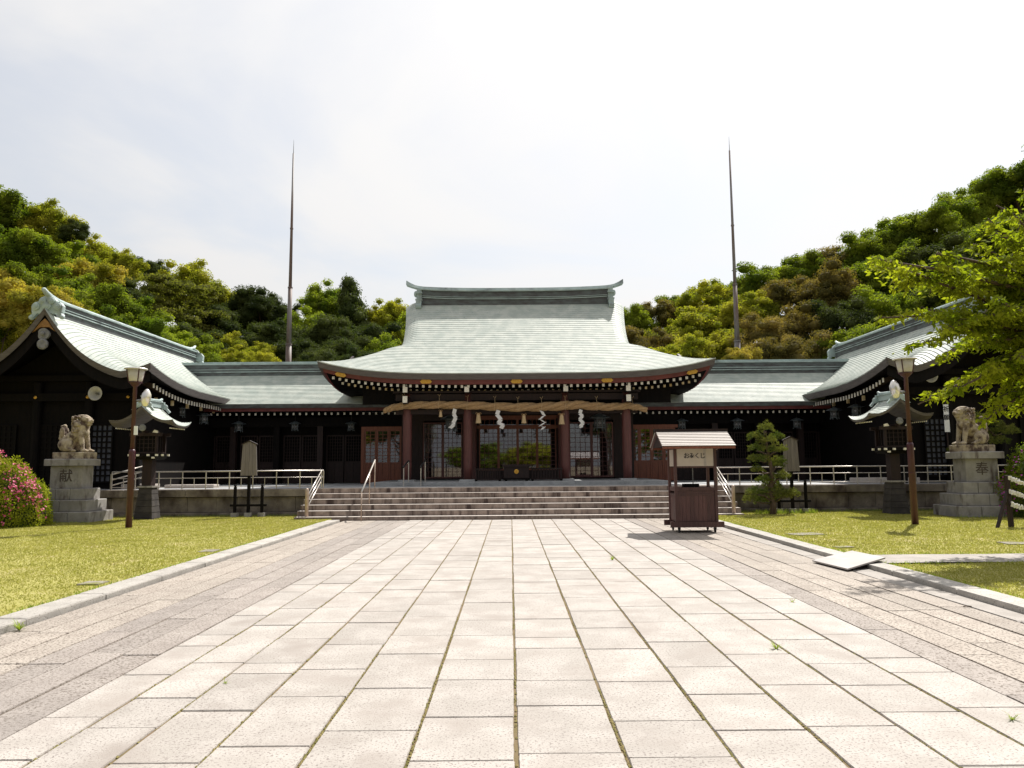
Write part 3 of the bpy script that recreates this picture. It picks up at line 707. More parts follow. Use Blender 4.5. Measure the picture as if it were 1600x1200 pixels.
# ------------------------------------------------------------------ side halls, gables to the camera
def side_hall(sx, label):
    cx = -15.5 if sx < 0 else 16.1
    HB = 3.62; yf, yb = 24.7, 36.6
    h = T('side_hall', label, 'shrine hall', (cx, 30, PZ))
    def zz(dx, y):      # dx = distance from the ridge
        e = HB-dx; s_ = y-yf
        z = 4.50+.33*e+.095*e*e
        z += .57*max(0, 1-e/2.6)**1.6*max(0, 1-s_/4.5)**2.2
        z += .30*max(0, 1-e/2.6)**1.6*max(0, 1-(yb-y)/3.0)**2.2
        k = max(0, 1-s_/1.15); z -= .40*k*k*min(1, e/1.0)*(1-(e/HB)**5)
        k = max(0, 1-(yb-y)/1.15); z -= .40*k*k*min(1, e/1.0)*(1-(e/HB)**5)
        return z
    ys = [yf+v for v in (0, .12, .25, .4, .6, .8, 1.0, 1.2, 1.6, 2.2, 3, 4, 5, 6, 7, 8, 9)]+[yb-1.2, yb-.8, yb-.4, yb]
    ny = len(ys); NC = 26; g = MB()
    for s_ in (1, -1):
        for c in range(NC):
            e0, e1 = HB*c/NC, HB*(c+1)/NC; P = []
            for e, dz in ((e0, .025), (e1, 0)):
                for y in ys: P.append((cx+s_*(HB-e), y, zz(HB-e, y)+dz))
            for i in range(ny): q = P[i]; P.append((q[0]-s_*.004, q[1], q[2]-.03))
            fs = [(i, ny+i, ny+i+1, i+1) for i in range(ny-1)]+[(2*ny+i, i, i+1, 2*ny+i+1) for i in range(ny-1)]
            if s_ < 0: fs = [q[::-1] for q in fs]
            g.add(P, fs)
    g.build('roof', M['copper'], h, world=True)
    # edge thickness along the verges and eaves
    g = MB(); ds = [HB-HB*i/30 for i in range(61)]
    for yy, o in ((yf, .06), (yb, -.06)):
        P = []
        for d in ds: P += [(cx+d, yy, zz(abs(d), yy)+.02), (cx+d*.995, yy+o, zz(abs(d), yy)-.20)]
        g.add(P, [(2*i, 2*i+2, 2*i+3, 2*i+1) for i in range(60)])
    for s_ in (1, -1):
        P = []; yy = lin(yf, yb, 40)
        for y in yy: P += [(cx+s_*HB, y, zz(HB, y)+.02), (cx+s_*(HB-.06), y, zz(HB, y)-.24)]
        g.add(P, [(2*i, 2*i+2, 2*i+3, 2*i+1) for i in range(39)])
    g.build('roof_edge', M['roof_edge'], h, world=True)
    g = MB()       # underside
    P = []; ds2 = lin(-HB+.05, HB-.05, 45); yy = [yf+.04]+ys[1:-1]+[yb-.04]
    for y in yy:
        for d in ds2: P.append((cx+d, y, zz(abs(d), y)-.24))
    g.add(P, [(j*45+i, (j+1)*45+i, (j+1)*45+i+1, j*45+i+1) for j in range(len(yy)-1) for i in range(44)]); g.build('soffit', M['wood_black'], h, world=True)
    # bargeboards following the verge
    for s_ in (1, -1):
        g = MB(); P = []; k = 20
        for i in range(k+1):
            d = HB*.985*i/k; zt = zz(d, yf)-.17; th = .50-.14*i/k
            for y in (yf+.12, yf+.20): P += [(cx+s_*d, y, zt), (cx+s_*d, y, zt-th)]
        fs = []
        for i in range(k):
            a, b_ = 4*i, 4*i+4
            fs += [(a, a+1, b_+1, b_), (a+2, b_+2, b_+3, a+3), (a+1, a+3, b_+3, b_+1), (a, b_, b_+2, a+2)]
        g.add(P, fs); g.build('bargeboard', M['wood_black'], h, world=True, fix=True)
    # walls
    g = MB(); g.bb(cx-2.6, cx+2.6, 26.2, 26.35, PZ, 4.7); g.bb(cx-2.6, cx-2.45, 26.35, 35.5, PZ, 4.9); g.bb(cx+2.45, cx+2.6, 26.35, 35.5, PZ, 4.9)
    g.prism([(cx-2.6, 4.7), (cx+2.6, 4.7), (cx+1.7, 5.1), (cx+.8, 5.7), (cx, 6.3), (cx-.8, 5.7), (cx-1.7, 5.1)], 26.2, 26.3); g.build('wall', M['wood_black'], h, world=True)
    for x in (-2.6, -.9, .9, 2.6):
        MB().lathe([(.15, PZ), (.15, 4.6)], (cx+x, 26.1, 0), 12).build('column', M['wood_black'], h, world=True)
    MB().bb(cx-3.0, cx+3.0, 25.95, 26.2, 3.95, 4.22).bb(cx-3.0, cx+3.0, 25.98, 26.18, 4.65, 4.85).build('cross_beam', M['wood_black'], h, world=True)
    for x in (-2.6, -.9, .9, 2.3): MB().lathe([(.055, 0), (.06, .02), (.02, .04)], (cx+x, 25.95, 4.08), 6, rot=Matrix.Rotation(PI/2, 3, 'X')).build('gilt_stud', M['gold'], h, world=True)
    wz = [(cx+sx*-1*2.3, cx+sx*-1*1.4)]
    for (a, b_) in ((.98, 1.75), (-2.4, -1.6), (-.8, 0), (0, .8)):
        a_, c_ = (cx+a, cx+b_) if sx < 0 else (cx-b_, cx-a)
        lattice(h, 'lattice_window', a_, c_, 1.12, 3.15, 26.14, 4, 10, .05, fmat='wood_black', mull=.055, gmat='paper_dim' if a in (.98,) else 'wood_black')
    # inner side lattice facing the courtyard
    g = MB(); e = MB(); y = yf+.9
    xe = cx-sx*(HB-.30)
    while y < 33.0:
        ze = zz(HB, y)-.43
        g.bar((xe, y, ze), (cx-sx*2.5, y, ze+.30), .09, .11); e.box((xe-sx*.01, y, ze), (.02, .092, .15)); y += .24
    g.build('rafters', M['wood_dark'], h, world=True, kind='stuff'); e.build('rafter_ends', M['end_white'], h, world=True, kind='stuff')
    for k in range(5):
        y = 26.5+k*1.3; g = MB(); g.box((cx-sx*3.0, y, 4.0), (.08, .10, .18)); g.build('bracket_end', M['end_gold'], h, world=True)
    # ridge
    zt = 6.95
    MB().bb(cx-.2, cx+.2, yf+.35, yb-.2, zt-.25, zt+.30).build('ridge_box', M['copper_dark'], h, world=True)
    g = MB(); g.bb(cx-.25, cx+.25, yf+.3, yb-.15, zt+.0, zt+.03); g.bb(cx-.235, cx+.235, yf+.3, yb-.15, zt+.10, zt+.12); g.bb(cx-.27, cx+.27, yf+.3, yb-.1, zt+.27, zt+.315)
    g.build('ridge_moulding', M['copper_ridge'], h, world=True)
    g = MB(); pts = []
    for i, (y, q) in enumerate([(yf-.10, .26), (yf+.05, .17), (yf+.3, .09), (yf+.7, .03), (yf+1.2, 0), (yb-1, 0), (yb-.4, .04), (yb-.05, .14), (yb+.12, .26)]):
        pts.append((cx, y, zt+.37+q))
    g.tube(pts, [.07, .085, .09, .085, .085, .085, .085, .08, .05], 10)
    g.build('ridge_cap', M['copper_ridge'], h, world=True, smooth=True)
    # carved ridge end ornament: scrolls either side of a boss
    for (yy, s_) in ((yf+.22, -1), (yb-.1, 1)):
        g = MB(); rx = Matrix.Rotation(PI/2, 3, 'X')
        outl = [(-.50, -.22), (-.52, .0), (-.42, .13), (-.30, .16), (-.22, .28), (-.08, .36), (.08, .36), (.22, .28), (.30, .16), (.42, .13), (.52, 0), (.50, -.22), (.2, -.26), (0, -.20), (-.2, -.26)]
        g.prism([(cx+a, zt+.10+b_) for a, b_ in outl], yy-.08, yy+.10)
        for (a, b_, r_) in ((-.36, -.02, .13), (.36, -.02, .13), (-.14, .17, .12), (.14, .17, .12), (0, .0, .15)):
            for rr in (r_, r_*.62, r_*.28):
                g.lathe([(rr, -.03), (rr, .03+(r_-rr)*.5), (rr*.86, .05+(r_-rr)*.5)], (cx+a, yy+s_*.09, zt+.10+b_), 14, rot=rx if s_ < 0 else Matrix.Rotation(-PI/2, 3, 'X'))
        for q in (-1, 1):
            g.bar((cx+q*.36, yy, zt-.08), (cx+q*.50, yy-.02, zt-.26), .15, .12); g.ell((cx+q*.51, yy-.05, zt-.28), (.085, .10, .08), 8)
        g.build('ridge_end_ornament', M['copper_ridge'], h, world=True, fix=True)
    # gable pendant and gilt apex plate
    za = zz(0, yf)
    g = MB(); g.prism([(cx, za-.33), (cx+.46, za-.72), (cx+.40, za-.80), (cx+.15, za-.62), (cx-.15, za-.62), (cx-.40, za-.80), (cx-.46, za-.72)], yf+.07, yf+.12); g.build('gilt_apex_plate', M['dull_gold'], h, world=True)
    g = MB(); pz = za-.98
    g.prism([(cx+math.cos(t)*.19*(1+.12*math.cos(3*t)), pz+.12+math.sin(t)*.20) for t in [2*PI*i/24 for i in range(24)]], yf+.03, yf+.11)
    g.lathe([(.18, -.03), (.18, .03), (.15, .05)], (cx, yf+.03, pz-.22), 20, rot=Matrix.Rotation(PI/2, 3, 'X'))
    g.lathe([(.07, -.03), (.07, .07), (.04, .09)], (cx, yf+.03, pz+.13), 6, rot=Matrix.Rotation(PI/2, 3, 'X'))
    for q in range(8):
        t = 2*PI*q/8; g.ell((cx+.12*math.cos(t), yf-.01, pz-.22+.12*math.sin(t)), (.035, .03, .035), 6)
    g.build('gable_pendant', M['iron_grey'], h, world=True, fix=True)
    return h
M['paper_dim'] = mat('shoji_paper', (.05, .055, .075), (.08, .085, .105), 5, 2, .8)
side_hall(-1, 'left side hall whose carved gable end faces the lawn, white horn speaker on its front')
side_hall(1, 'right side hall half hidden behind the bright green cherry branches')

# horn loudspeakers
def horn(loc, label):
    t = T('horn_speaker', label, 'loudspeaker', loc)
    rx = Matrix.Rotation(PI/2, 3, 'X')
    MB().lathe([(.05, -.30), (.06, -.12), (.10, -.03), (.16, .04), (.235, .09), (.245, .10), (.225, .095), (.15, .035), (.09, -.03), (.04, -.1)], (0, 0, 0), 28, rot=rx).build('horn', M['white_enamel'], t, smooth=True)
    MB().lathe([(.03, -.1), (.035, .03), (.02, .06)], (0, 0, 0), 10, rot=rx).build('throat', M['iron_grey'], t)
    MB().bar((0, .15, 0), (0, .35, .08), .04).build('bracket', M['black_iron'], t)
horn(at(151, 615, 25.75), 'round white horn loudspeaker on the dark front of the left hall')
horn(at(1452, 587, 25.6), 'small grey-white horn speaker under the eave of the right hall')

# ------------------------------------------------------------------ rope, paper, tassels
YR = 28.0
rp = T('shimenawa_rope', 'thick twisted straw rope strung across the front of the central hall', 'sacred rope', at(806, 637, YR))
cl = [(600, 643.5, .095), (607, 640.5, .12), (618, 637, .135), (640, 634.5, .14), (670, 634, .145), (700, 634, .15), (735, 634.5, .155), (770, 636.5, .16), (808, 637.5, .17), (845, 637, .17), (875, 635.5, .175),
      (900, 633.5, .165), (930, 636, .155), (955, 637, .145), (980, 635, .135), (997, 637.5, .12), (1011, 642, .10)]
C_ = [at(x, y-1.2, YR) for x, y, r_ in cl]
def cen(s_):
    s_ = max(0, min(.9999, s_))*(len(C_)-1); i = int(s_); t = s_-i; return C_[i].lerp(C_[i+1], t), cl[i][2]*(1-t)+cl[i+1][2]*t
for k in range(3):
    pts = []; rr = []
    for i in range(201):
        s_ = i/200; p, r_ = cen(s_); ph = 2*PI*(s_*9.70/1.75+k/3)
        pts.append(p+Vector((0, -math.cos(ph), math.sin(ph)))*r_*.47); rr.append(r_*.60*(.97+.05*math.sin(i*1.7)))
    MB().tube(pts, rr, 12).build('strand', M['rope'], rp, world=True, smooth=True)
g = MB()
for x, y in ((630, 633), (686, 633), (730, 635), (773, 636), (809, 637), (846, 637), (883, 635), (932, 636), (988, 636)):
    p = at(x, y, YR); g.tube([p+Vector((0, -.16, -.15)), p+Vector((0, -.19, .05)), p+Vector((.01, -.05, .2)), p+Vector((.0, .1, .36))], .008, 5)
    g.tube([p+Vector((-.05, .02, .40)), p+Vector((.02, -.02, .33)), p+Vector((.05, .0, .42))], .008, 5)
g.build('hanging_cord', M['fringe'], rp, world=True)
def shide(pts, w, label):
    """zigzag of folded paper; pts = centre line in pixels"""
    t = T('paper_streamer', label, 'paper streamer', at(pts[0][0], pts[0][1], YR-.2), group='zigzag paper streamers on the rope')
    g = MB(); n_ = len(pts)-1
    for i in range(n_):
        a = at(*pts[i], YR-.2+(.02 if i % 2 else 0)); b_ = at(*pts[i+1], YR-.2+(0 if i % 2 else .02)); wv = Vector((w/2, 0, w*.18*(1 if i % 2 else -1)))
        g.add([a-wv, a+wv, b_+wv, b_-wv, a-wv+Vector((0, .006, 0)), a+wv+Vector((0, .006, 0)), b_+wv+Vector((0, .006, 0)), b_-wv+Vector((0, .006, 0))],
              [(0, 1, 2, 3), (7, 6, 5, 4), (0, 4, 5, 1), (1, 5, 6, 2), (2, 6, 7, 3), (3, 7, 4, 0)])
    g.build('folded_paper', M['paper'], t, world=True); return t
shide([(711, 639), (709, 647), (712, 653), (708, 661), (709, 664), (703, 669)], .13, 'crooked zigzag paper streamer twisting to the left, leftmost on the rope')
shide([(779, 641), (776.5, 648), (782.5, 655), (779, 661), (786, 664), (783, 669.5)], .14, 'zigzag white paper streamer left of the middle tassel, slanting down to the right')
shide([(846, 642), (850, 649), (844, 655), (851, 660), (844, 665.5), (850, 667), (847, 671)], .14, 'straight zigzag white paper streamer between the middle tassel and the tassel at the column')
shide([(908, 640), (906, 646), (910, 650), (906, 655), (911, 661), (907, 666), (909, 668)], .12, 'small zigzag paper streamer in front of the right lattice doors, rightmost on the rope')
def tassel(x, y, s_, label):
    p = at(x, y, YR-.12); t = T('straw_tassel', label, 'straw tassel', p, group='straw tassels on the rope')
    MB().lathe([(.035*s_, 0), (.06*s_, -.04*s_), (.07*s_, -.12*s_), (.095*s_, -.30*s_), (.10*s_, -.31*s_)], (0, 0, 0), 12).build('fringe', M['fringe'], t, smooth=True)
    MB().lathe([(.05*s_, -.02), (.055*s_, 0), (.03*s_, .04)], (0, 0, 0), 10).build('knot', M['rope'], t)
    for q in (-1, 1): MB().tube([(0, 0, .02), (q*.07*s_, -.01, .06), (q*.10*s_, -.01, .02), (q*.06*s_, -.01, -.01), (0, 0, 0)], .009*s_, 5).build('bow_loop', M['rope'], t)
tassel(688.5, 642.5, .7, 'small straw tassel over the left hanging lantern')
tassel(747.5, 647, 1.1, 'straw tassel left of centre, beside the left inner column')
tassel(818.5, 648.5, 1.0, 'straw tassel at the middle of the rope over the centre window')
tassel(877.5, 648, 1.15, 'straw tassel in front of the right inner column')

# ------------------------------------------------------------------ hanging lanterns
def hang_lantern():
    t = T('hanging_lantern', 'x', 'lantern', (0, 0, 0), group='bronze lanterns hanging under the eaves')
    g = MB(); g.lathe([(.44, 0), (.40, .03), (.16, .13), (.05, .17)], (0, 0, .20), 6, ph=PI/6)
    g.build('lantern_roof', M['lantern_metal'], t)
    g = MB(); g.lathe([(.235, -.19), (.235, -.165), (.20, -.16), (.20, -.155)], (0, 0, 0), 6, ph=PI/6); g.lathe([(.21, .16), (.235, .17), (.235, .20)], (0, 0, 0), 6, ph=PI/6)
    for k in range(6):
        a = PI/6+k*PI/3; g.bar((.205*math.cos(a), .205*math.sin(a), -.16), (.205*math.cos(a), .205*math.sin(a), .17), .025)
        g.bar((.2*math.cos(a), .2*math.sin(a), -.2), (.23*math.cos(a), .23*math.sin(a), -.28), .03)
    g.build('frame', M['lantern_metal'], t)
    MB().lathe([(.185, -.155), (.185, .165)], (0, 0, 0), 6, ph=PI/6).build('lamp_panes', M['black_iron'], t)
    g = MB()
    for k in range(6):
        a = k*PI/3; c, s_ = math.cos(a), math.sin(a); rot = Matrix.Rotation(a+PI/2, 3, 'Z') @ Matrix.Rotation(PI/2, 3, 'X')
        g.lathe([(.055, 0), (.06, .01), (.03, .02)], (c*.168, s_*.168, .0), 12, rot=rot)
        for u in (-.075, .075):
            q = Vector((c*.168-s_*u, s_*.168+c*u, 0)); g.bar(q+Vector((0, 0, -.12)), q+Vector((0, 0, .12)), .012)
        for z in (-.1, .1): g.bar((c*.168+s_*.075, s_*.168-c*.075, z), (c*.168-s_*.075, s_*.168+c*.075, z), .012)
    g.build('fretwork', M['iron_grey'], t)
    g = MB(); g.tube([(0, 0, .36), (0, 0, .9)], .012, 5); g.ell((0, 0, .38), (.04, .04, .04), 6); g.build('chain', M['black_iron'], t)
    return t
hl = hang_lantern()
spots = [(705, 663, 29.2, 1.25, 'large hanging lantern in front of the left lattice doors, under the rope'), (937, 661, 29.2, 1.25, 'large hanging lantern in front of the right lattice doors, under the rope'),
         (461, 667, 32.05, .8, 'hanging lantern on the left wing, above the stair end of the balustrade'), (549, 667, 32.05, .8, 'hanging lantern just left of the left glazed doors'),
         (1065, 663.5, 32.05, .9, 'hanging lantern directly above the fortune booth roof'), (1152, 663, 32.05, .9, 'hanging lantern between the booth roof and the pine'),
         (1245, 662.5, 32.05, .9, 'hanging lantern above the right notice board'), (1304, 647, 30.0, .92, 'hanging lantern under the right hall eave, left of the right stone-footed lantern roof'),
         (373, 668, 32.05, .9, 'hanging lantern above the left notice board'), (318.5, 655, 31.0, .92, 'hanging lantern right of the copper lantern roof, lower of the two close together'),
         (282, 644, 29.5, .95, 'hanging lantern just over the right slope of the left copper lantern roof'), (1338, 642, 28.6, .92, 'hanging lantern directly over the ridge of the right copper lantern roof')]
for i, (x, y, Y, s_, lb) in enumerate(spots):
    o = hl if i == 0 else copy_tree(hl)
    place(o, at(x, y, Y), rnd.uniform(-.15, .15)+PI/6*(1 if i < 2 else 0), lb, s_*.80)

# ------------------------------------------------------------------ offering box and low fences
ob = T('offering_box', 'dark wooden offering box with gilt crest at the centre of the hall', 'offering box', at(807, 752, 28.0))
g = MB(); g.box((0, 0, .33), (.92, .5, .42)); g.build('body', M['wood_dark'], ob)
MB().box((0, 0, .57), (1.04, .6, .07)).build('rim', M['wood_dark'], ob)
MB().box((0, -.02, .09), (.98, .55, .07)).build('base', M['wood_black'], ob)
for x in (-.38, .38):
    for y in (-.2, .2): MB().box((x, y, .03), (.09, .09, .06)).build('foot', M['wood_black'], ob)
g = MB()
for k in range(9): g.bar((-.4+.1*k, -.26, .615), (-.4+.1*k, .26, .615), .04)
g.build('grille', M['wood_dark'], ob)
MB().lathe([(.085, 0), (.085, .015), (.055, .02), (.055, .01), (.035, .01), (.03, .025)], (0, -.25, .36), 16, rot=Matrix.Rotation(PI/2, 3, 'X')).build('gilt_crest', M['gold'], ob)
for (x0, x1, lb) in ((742, 783, 'low dark picket fence left of the offering box'), (830, 879, 'low dark picket fence right of the offering box')):
    a = at(x0, 752, 28.0); b_ = at(x1, 752, 28.0); L_ = b_.x-a.x
    t = T('low_fence', lb, 'fence', ((a.x+b_.x)/2, 28.0, SZ), group='low picket fences beside the offering box')
    MB().box((0, 0, .44), (L_, .08, .05)).build('top_rail', M['wood_dark'], t); MB().box((0, 0, .06), (L_, .08, .05)).build('bottom_rail', M['wood_dark'], t)
    n = 11
    for k in range(n): MB().box((-L_/2+.05+(L_-.1)*k/(n-1), 0, .25), (.045, .045, .33)).build('picket', M['wood_dark'], t)
    for x in (-L_/2+.05, L_/2-.05): MB().box((x, 0, .03), (.08, .3, .06)).build('foot', M['wood_black'], t)
# small white paper notices on the fence
# ------------------------------------------------------------------ balustrades and hand rails
def balustrade(x0, x1, label):
    Y = 24.95; z0 = PZ
    t = T('balustrade', label, 'railing', ((x0+x1)/2, Y, z0))
    hw = (x1-x0)/2
    MB().tube([(-hw, 0, .585), (hw, 0, .585)], .021, 10).build('top_rail', M['metal_rail'], t, smooth=True)
    MB().tube([(-hw, 0, .37), (hw, 0, .37)], .013, 8).build('middle_rail', M['metal_rail'], t, smooth=True)
    MB().tube([(-hw, 0, .08), (hw, 0, .08)], .013, 8).build('bottom_rail', M['metal_rail'], t, smooth=True)
    n = int(round((x1-x0)/.775)); 
    for i in range(n+1): MB().bar((-hw+2*hw*i/n, 0, 0), (-hw+2*hw*i/n, 0, .57), .028).build('post', M['metal_rail'], t)
    for i in range(n): MB().bar((-hw+2*hw*(i+.5)/n, 0, .08), (-hw+2*hw*(i+.5)/n, 0, .37), .019).build('baluster', M['metal_rail'], t)
    return t
balustrade(-13.1, -6.15, 'low steel balustrade along the terrace edge left of the steps')
balustrade(6.75, 17.6, 'low steel balustrade along the terrace edge right of the steps')
def stair_rail(x, label, flip):
    t = T('stair_handrail', label, 'handrail', (x, 23.2, .1))
    MB().lathe([(.055, 0), (.055, .80), (.045, .85), (.02, .87)], (0, 0, 0), 14).build('newel_post', M['rail_bronze'], t, smooth=True)
    top = Vector((0, 1.75, .815+.585))
    for k, dz in enumerate((0, -.17, -.34)):
        MB().tube([(0, .03, .62+dz), top+Vector((0, 0, dz*.95))], .020, 8).build('rail', M['metal_rail'], t, smooth=True)
    MB().bar(top+Vector((0, 0, -.585)), top, .034).build('end_post', M['metal_rail'], t)
stair_rail(at(479, 808, 23.2).x, 'steel stair handrail at the left end of the steps', 1)
stair_rail(at(1147, 804, 23.2).x, 'steel stair handrail at the right end of the steps', 1)
p = at(563, 817, 22.6)
t = T('stair_handrail', 'single steel stair handrail standing on the steps near their left end', 'handrail', (p.x, 22.72, 0))
pt = at(586, 719, 24.9)-Vector((p.x, 22.72, 0))
MB().tube([(0, 0, .86), (pt.x, pt.y, pt.z)], .026, 10).build('rail', M['metal_rail'], t, smooth=True)
MB().tube([(0, 0, 0), (0, 0, .85)], .020, 8).build('post', M['rail_bronze'], t, smooth=True)
MB().tube([(pt.x*.58, pt.y*.58, .45), (pt.x*.58, pt.y*.58, .86+(pt.z-.86)*.58)], .018, 8).build('post', M['rail_bronze'], t, smooth=True)
MB().tube([(pt.x, pt.y, PZ), (pt.x, pt.y, pt.z)], .018, 8).build('post', M['rail_bronze'], t, smooth=True)
for (x, lb) in ((633, 'short black-topped handrail at the foot of the left outer column'), (660, 'short black-topped handrail before the left lattice doors')):
    pa = at(x-3, 760, 26.5); t = T('porch_handrail', lb, 'handrail', (pa.x, 26.6, PZ))
    MB().tube([(0, 0, 0), (0, 0, .68)], .018, 8).build('post', M['metal_rail'], t); MB().tube([(.0+.05, .9, .12), (.05, .9, .88)], .018, 8).build('post', M['metal_rail'], t)
    MB().tube([(0, -.12, .66), (0, 0, .70), (.05, .9, .90), (.05, 1.05, .87)], .028, 8).build('grip', M['black_iron'], t, smooth=True)
# ramp rail at the far left
t = T('ramp_handrail', 'three sloping steel rails beside the left lamp post', 'handrail', (-13.15, 25.0, PZ))
for k in range(3): MB().tube([(0, 0, .50-.18*k), (.62, .9, .78-.18*k)], .022, 8).build('rail', M['metal_rail'], t, smooth=True)
MB().bar((0, 0, 0), (0, 0, .52), .034).build('post', M['metal_rail'], t); MB().bar((.62, .9, 0), (.62, .9, .8), .034).build('post', M['metal_rail'], t)
# ------------------------------------------------------------------ pedestals and guardian lions
def txt(parent, body, loc, size, matl, rx=PI/2, name='lettering', bold=0):
    me = textmesh(body, size, matl, bold=bold); o = bpy.data.objects.new(name, me); COL.objects.link(o); o.parent = parent; o.location = loc; o.rotation_euler = (rx, 0, 0); return o
def pedestal(cx, cy, label, ch, z0=.0):
    t = T('stone_pedestal', label, 'pedestal', (cx, cy, z0))
    def ring(z0, z1, w, d, nb):
        e = [(-w/2+w*i/nb, -w/2+w*(i+1)/nb) for i in range(nb)]
        for k, (a, b_) in enumerate(e):
            a2 = a+(r2.uniform(-.08, .08) if k else 0); 
            MB().cbox(((a+b_)/2, -d*.25, (z0+z1)/2), (b_-a-.018, d/2-.008, z1-z0-.012), .016).build('block', M['stone_ped'], t)
            MB().cbox(((a+b_)/2, d*.25, (z0+z1)/2), (b_-a-.018, d/2-.008, z1-z0-.012), .016).build('block', M['stone_ped'], t)
    MB().bb(-1.15, 1.15, -.85, .85, -.05, .05).build('footing', M['stone_wall'], t)
    ring(.05, .37, 1.90, 1.36, 3); ring(.37, .71, 1.58, 1.14, 2); ring(.71, 1.04, 1.30, .86, 3)
    MB().cbox((0, 0, 1.375), (.93, .62, .665), .01).build('inscribed_die', M['stone_ped'], t)
    MB().cbox((0, 0, 1.81), (1.22, .84, .20), .02).build('cap', M['stone_ped'], t)
    txt(t, ch, (0.0, -.316, 1.39), .40, M['letter_shade'], name='carved_character', bold=.002)
    return t
pedestal(-13.2, 22.85, 'stepped granite pedestal with a carved character under the left lion, beside the azaleas', '献')
pedestal(13.62, 22.2, 'stepped granite pedestal with a carved character under the right lion', '奉')
def lion_mesh(seed, mouth):
    g = MB(); rr = random.Random(seed)
    def cap(a, b_, r0, r1, n=8):
        a, b_ = Vector(a), Vector(b_)
        for i in range(n+1): t = i/n; g.ell(a.lerp(b_, t), (r0+(r1-r0)*t,)*3, 8)
    cap((-.26, 0, .30), (.14, 0, .66), .23, .19)
    cap((.12, 0, .55), (.16, 0, .82), .19, .20)
    g.ell((-.30, 0, .24), (.24, .25, .24), 10)
    g.ell((.22, 0, .62), (.13, .17, .17), 8)
    for s_ in (-1, 1):
        cap((.20, s_*.12, .58), (.28, s_*.13, .12), .088, .062); g.ell((.33, s_*.13, .05), (.11, .075, .055), 8)
        for q in (-.045, 0, .045): g.ell((.42, s_*.13+q, .04), (.035, .022, .035), 6)
        g.ell((-.18, s_*.20, .22), (.21, .10, .20), 10); cap((-.12, s_*.23, .14), (.02, s_*.23, .05), .075, .06); g.ell((.06, s_*.23, .045), (.10, .065, .045), 8)
    # head
    g.ell((.24, 0, 1.00), (.17, .165, .155), 10); g.ell((.36, 0, .945), (.11, .12, .075), 8); g.ell((.345, 0, .86), (.09, .10, .04), 8)
    g.ell((.45, 0, .985), (.04, .06, .035), 6)
    for s_ in (-1, 1):
        g.ell((.345, s_*.085, 1.045), (.055, .05, .032), 6); g.ell((.12, s_*.17, 1.08), (.09, .035, .045), 6)
        g.ell((.36, s_*.075, 1.005), (.03, .03, .025), 6)
    g.ell((.16, 0, 1.13), (.16, .13, .045), 8)
    # curls of the mane
    for i in range(96):
        th = rr.uniform(-2.0, 2.0)+PI; z = rr.uniform(.62, 1.10); rad = .215 if z > .8 else .205
        x = .12+rad*math.cos(th); y = rad*math.sin(th)
        if x > .34: continue
        g.ell((x*1.06-.01, y*1.10, z), (.040, .040, .040), 6)
    for i in range(14):
        y = rr.uniform(-.14, .14); g.ell((.30-abs(y)*.5, y, .80+rr.uniform(-.04, .03)), (.035, .035, .045), 6)
    # upright flame tail
    for (x, y, z, r_) in ((-.44, 0, .38, .10), (-.46, 0, .50, .10), (-.44, 0, .62, .12), (-.42, 0, .72, .11), (-.40, 0, .80, .075)): g.ell((x, y, z), (r_*.8, r_, r_*1.1), 8)
    for s_ in (-1, 1): g.ell((-.40, s_*.09, .62), (.07, .06, .16), 8)
    for k in range(5):
        for s_ in (-1, 1): g.ell((-.50+.012*k, s_*.055, .44+.09*k), (.035, .04, .05), 6)
    for k in range(9): t = k/8; g.ell((-.34+.40*t, .0, .52+.22*t+.02), (.035, .035, .035), 6)
    me = g.build('tmp', M['stone_statue']); md = me.modifiers.new('r', 'REMESH'); md.mode = 'VOXEL'; md.voxel_size = .014; md.use_smooth_shade = True
    sm_ = me.modifiers.new('s', 'SMOOTH'); sm_.factor = .1; sm_.iterations = 1
    dg = bpy.context.evaluated_depsgraph_get(); out = bpy.data.meshes.new_from_object(me.evaluated_get(dg)); bpy.data.objects.remove(me)
    out.polygons.foreach_set('use_smooth', [True]*len(out.polygons)); return out
lm = lion_mesh(3, 1)
def lion(cx, cy, rz, label):
    t = T('guardian_lion', label, 'lion statue', (cx, cy, 1.91), rz, group='stone guardian lions')
    o = bpy.data.objects.new('lion_body', lm); COL.objects.link(o); o.parent = t; o.location = (0.02, 0, .20); o.scale = (1.04, 1.0, .97)
    MB().cbox((-.02, 0, .10), (1.04, .56, .20), .015).build('plinth', M['stone_statue'], t)
lion(-13.13, 22.85, -.12, 'left guardian lion of weathered tan stone, facing right, chest lit')
lion(13.55, 22.2, PI+.15, 'right guardian lion of dark-headed stone, facing left beside the azalea')

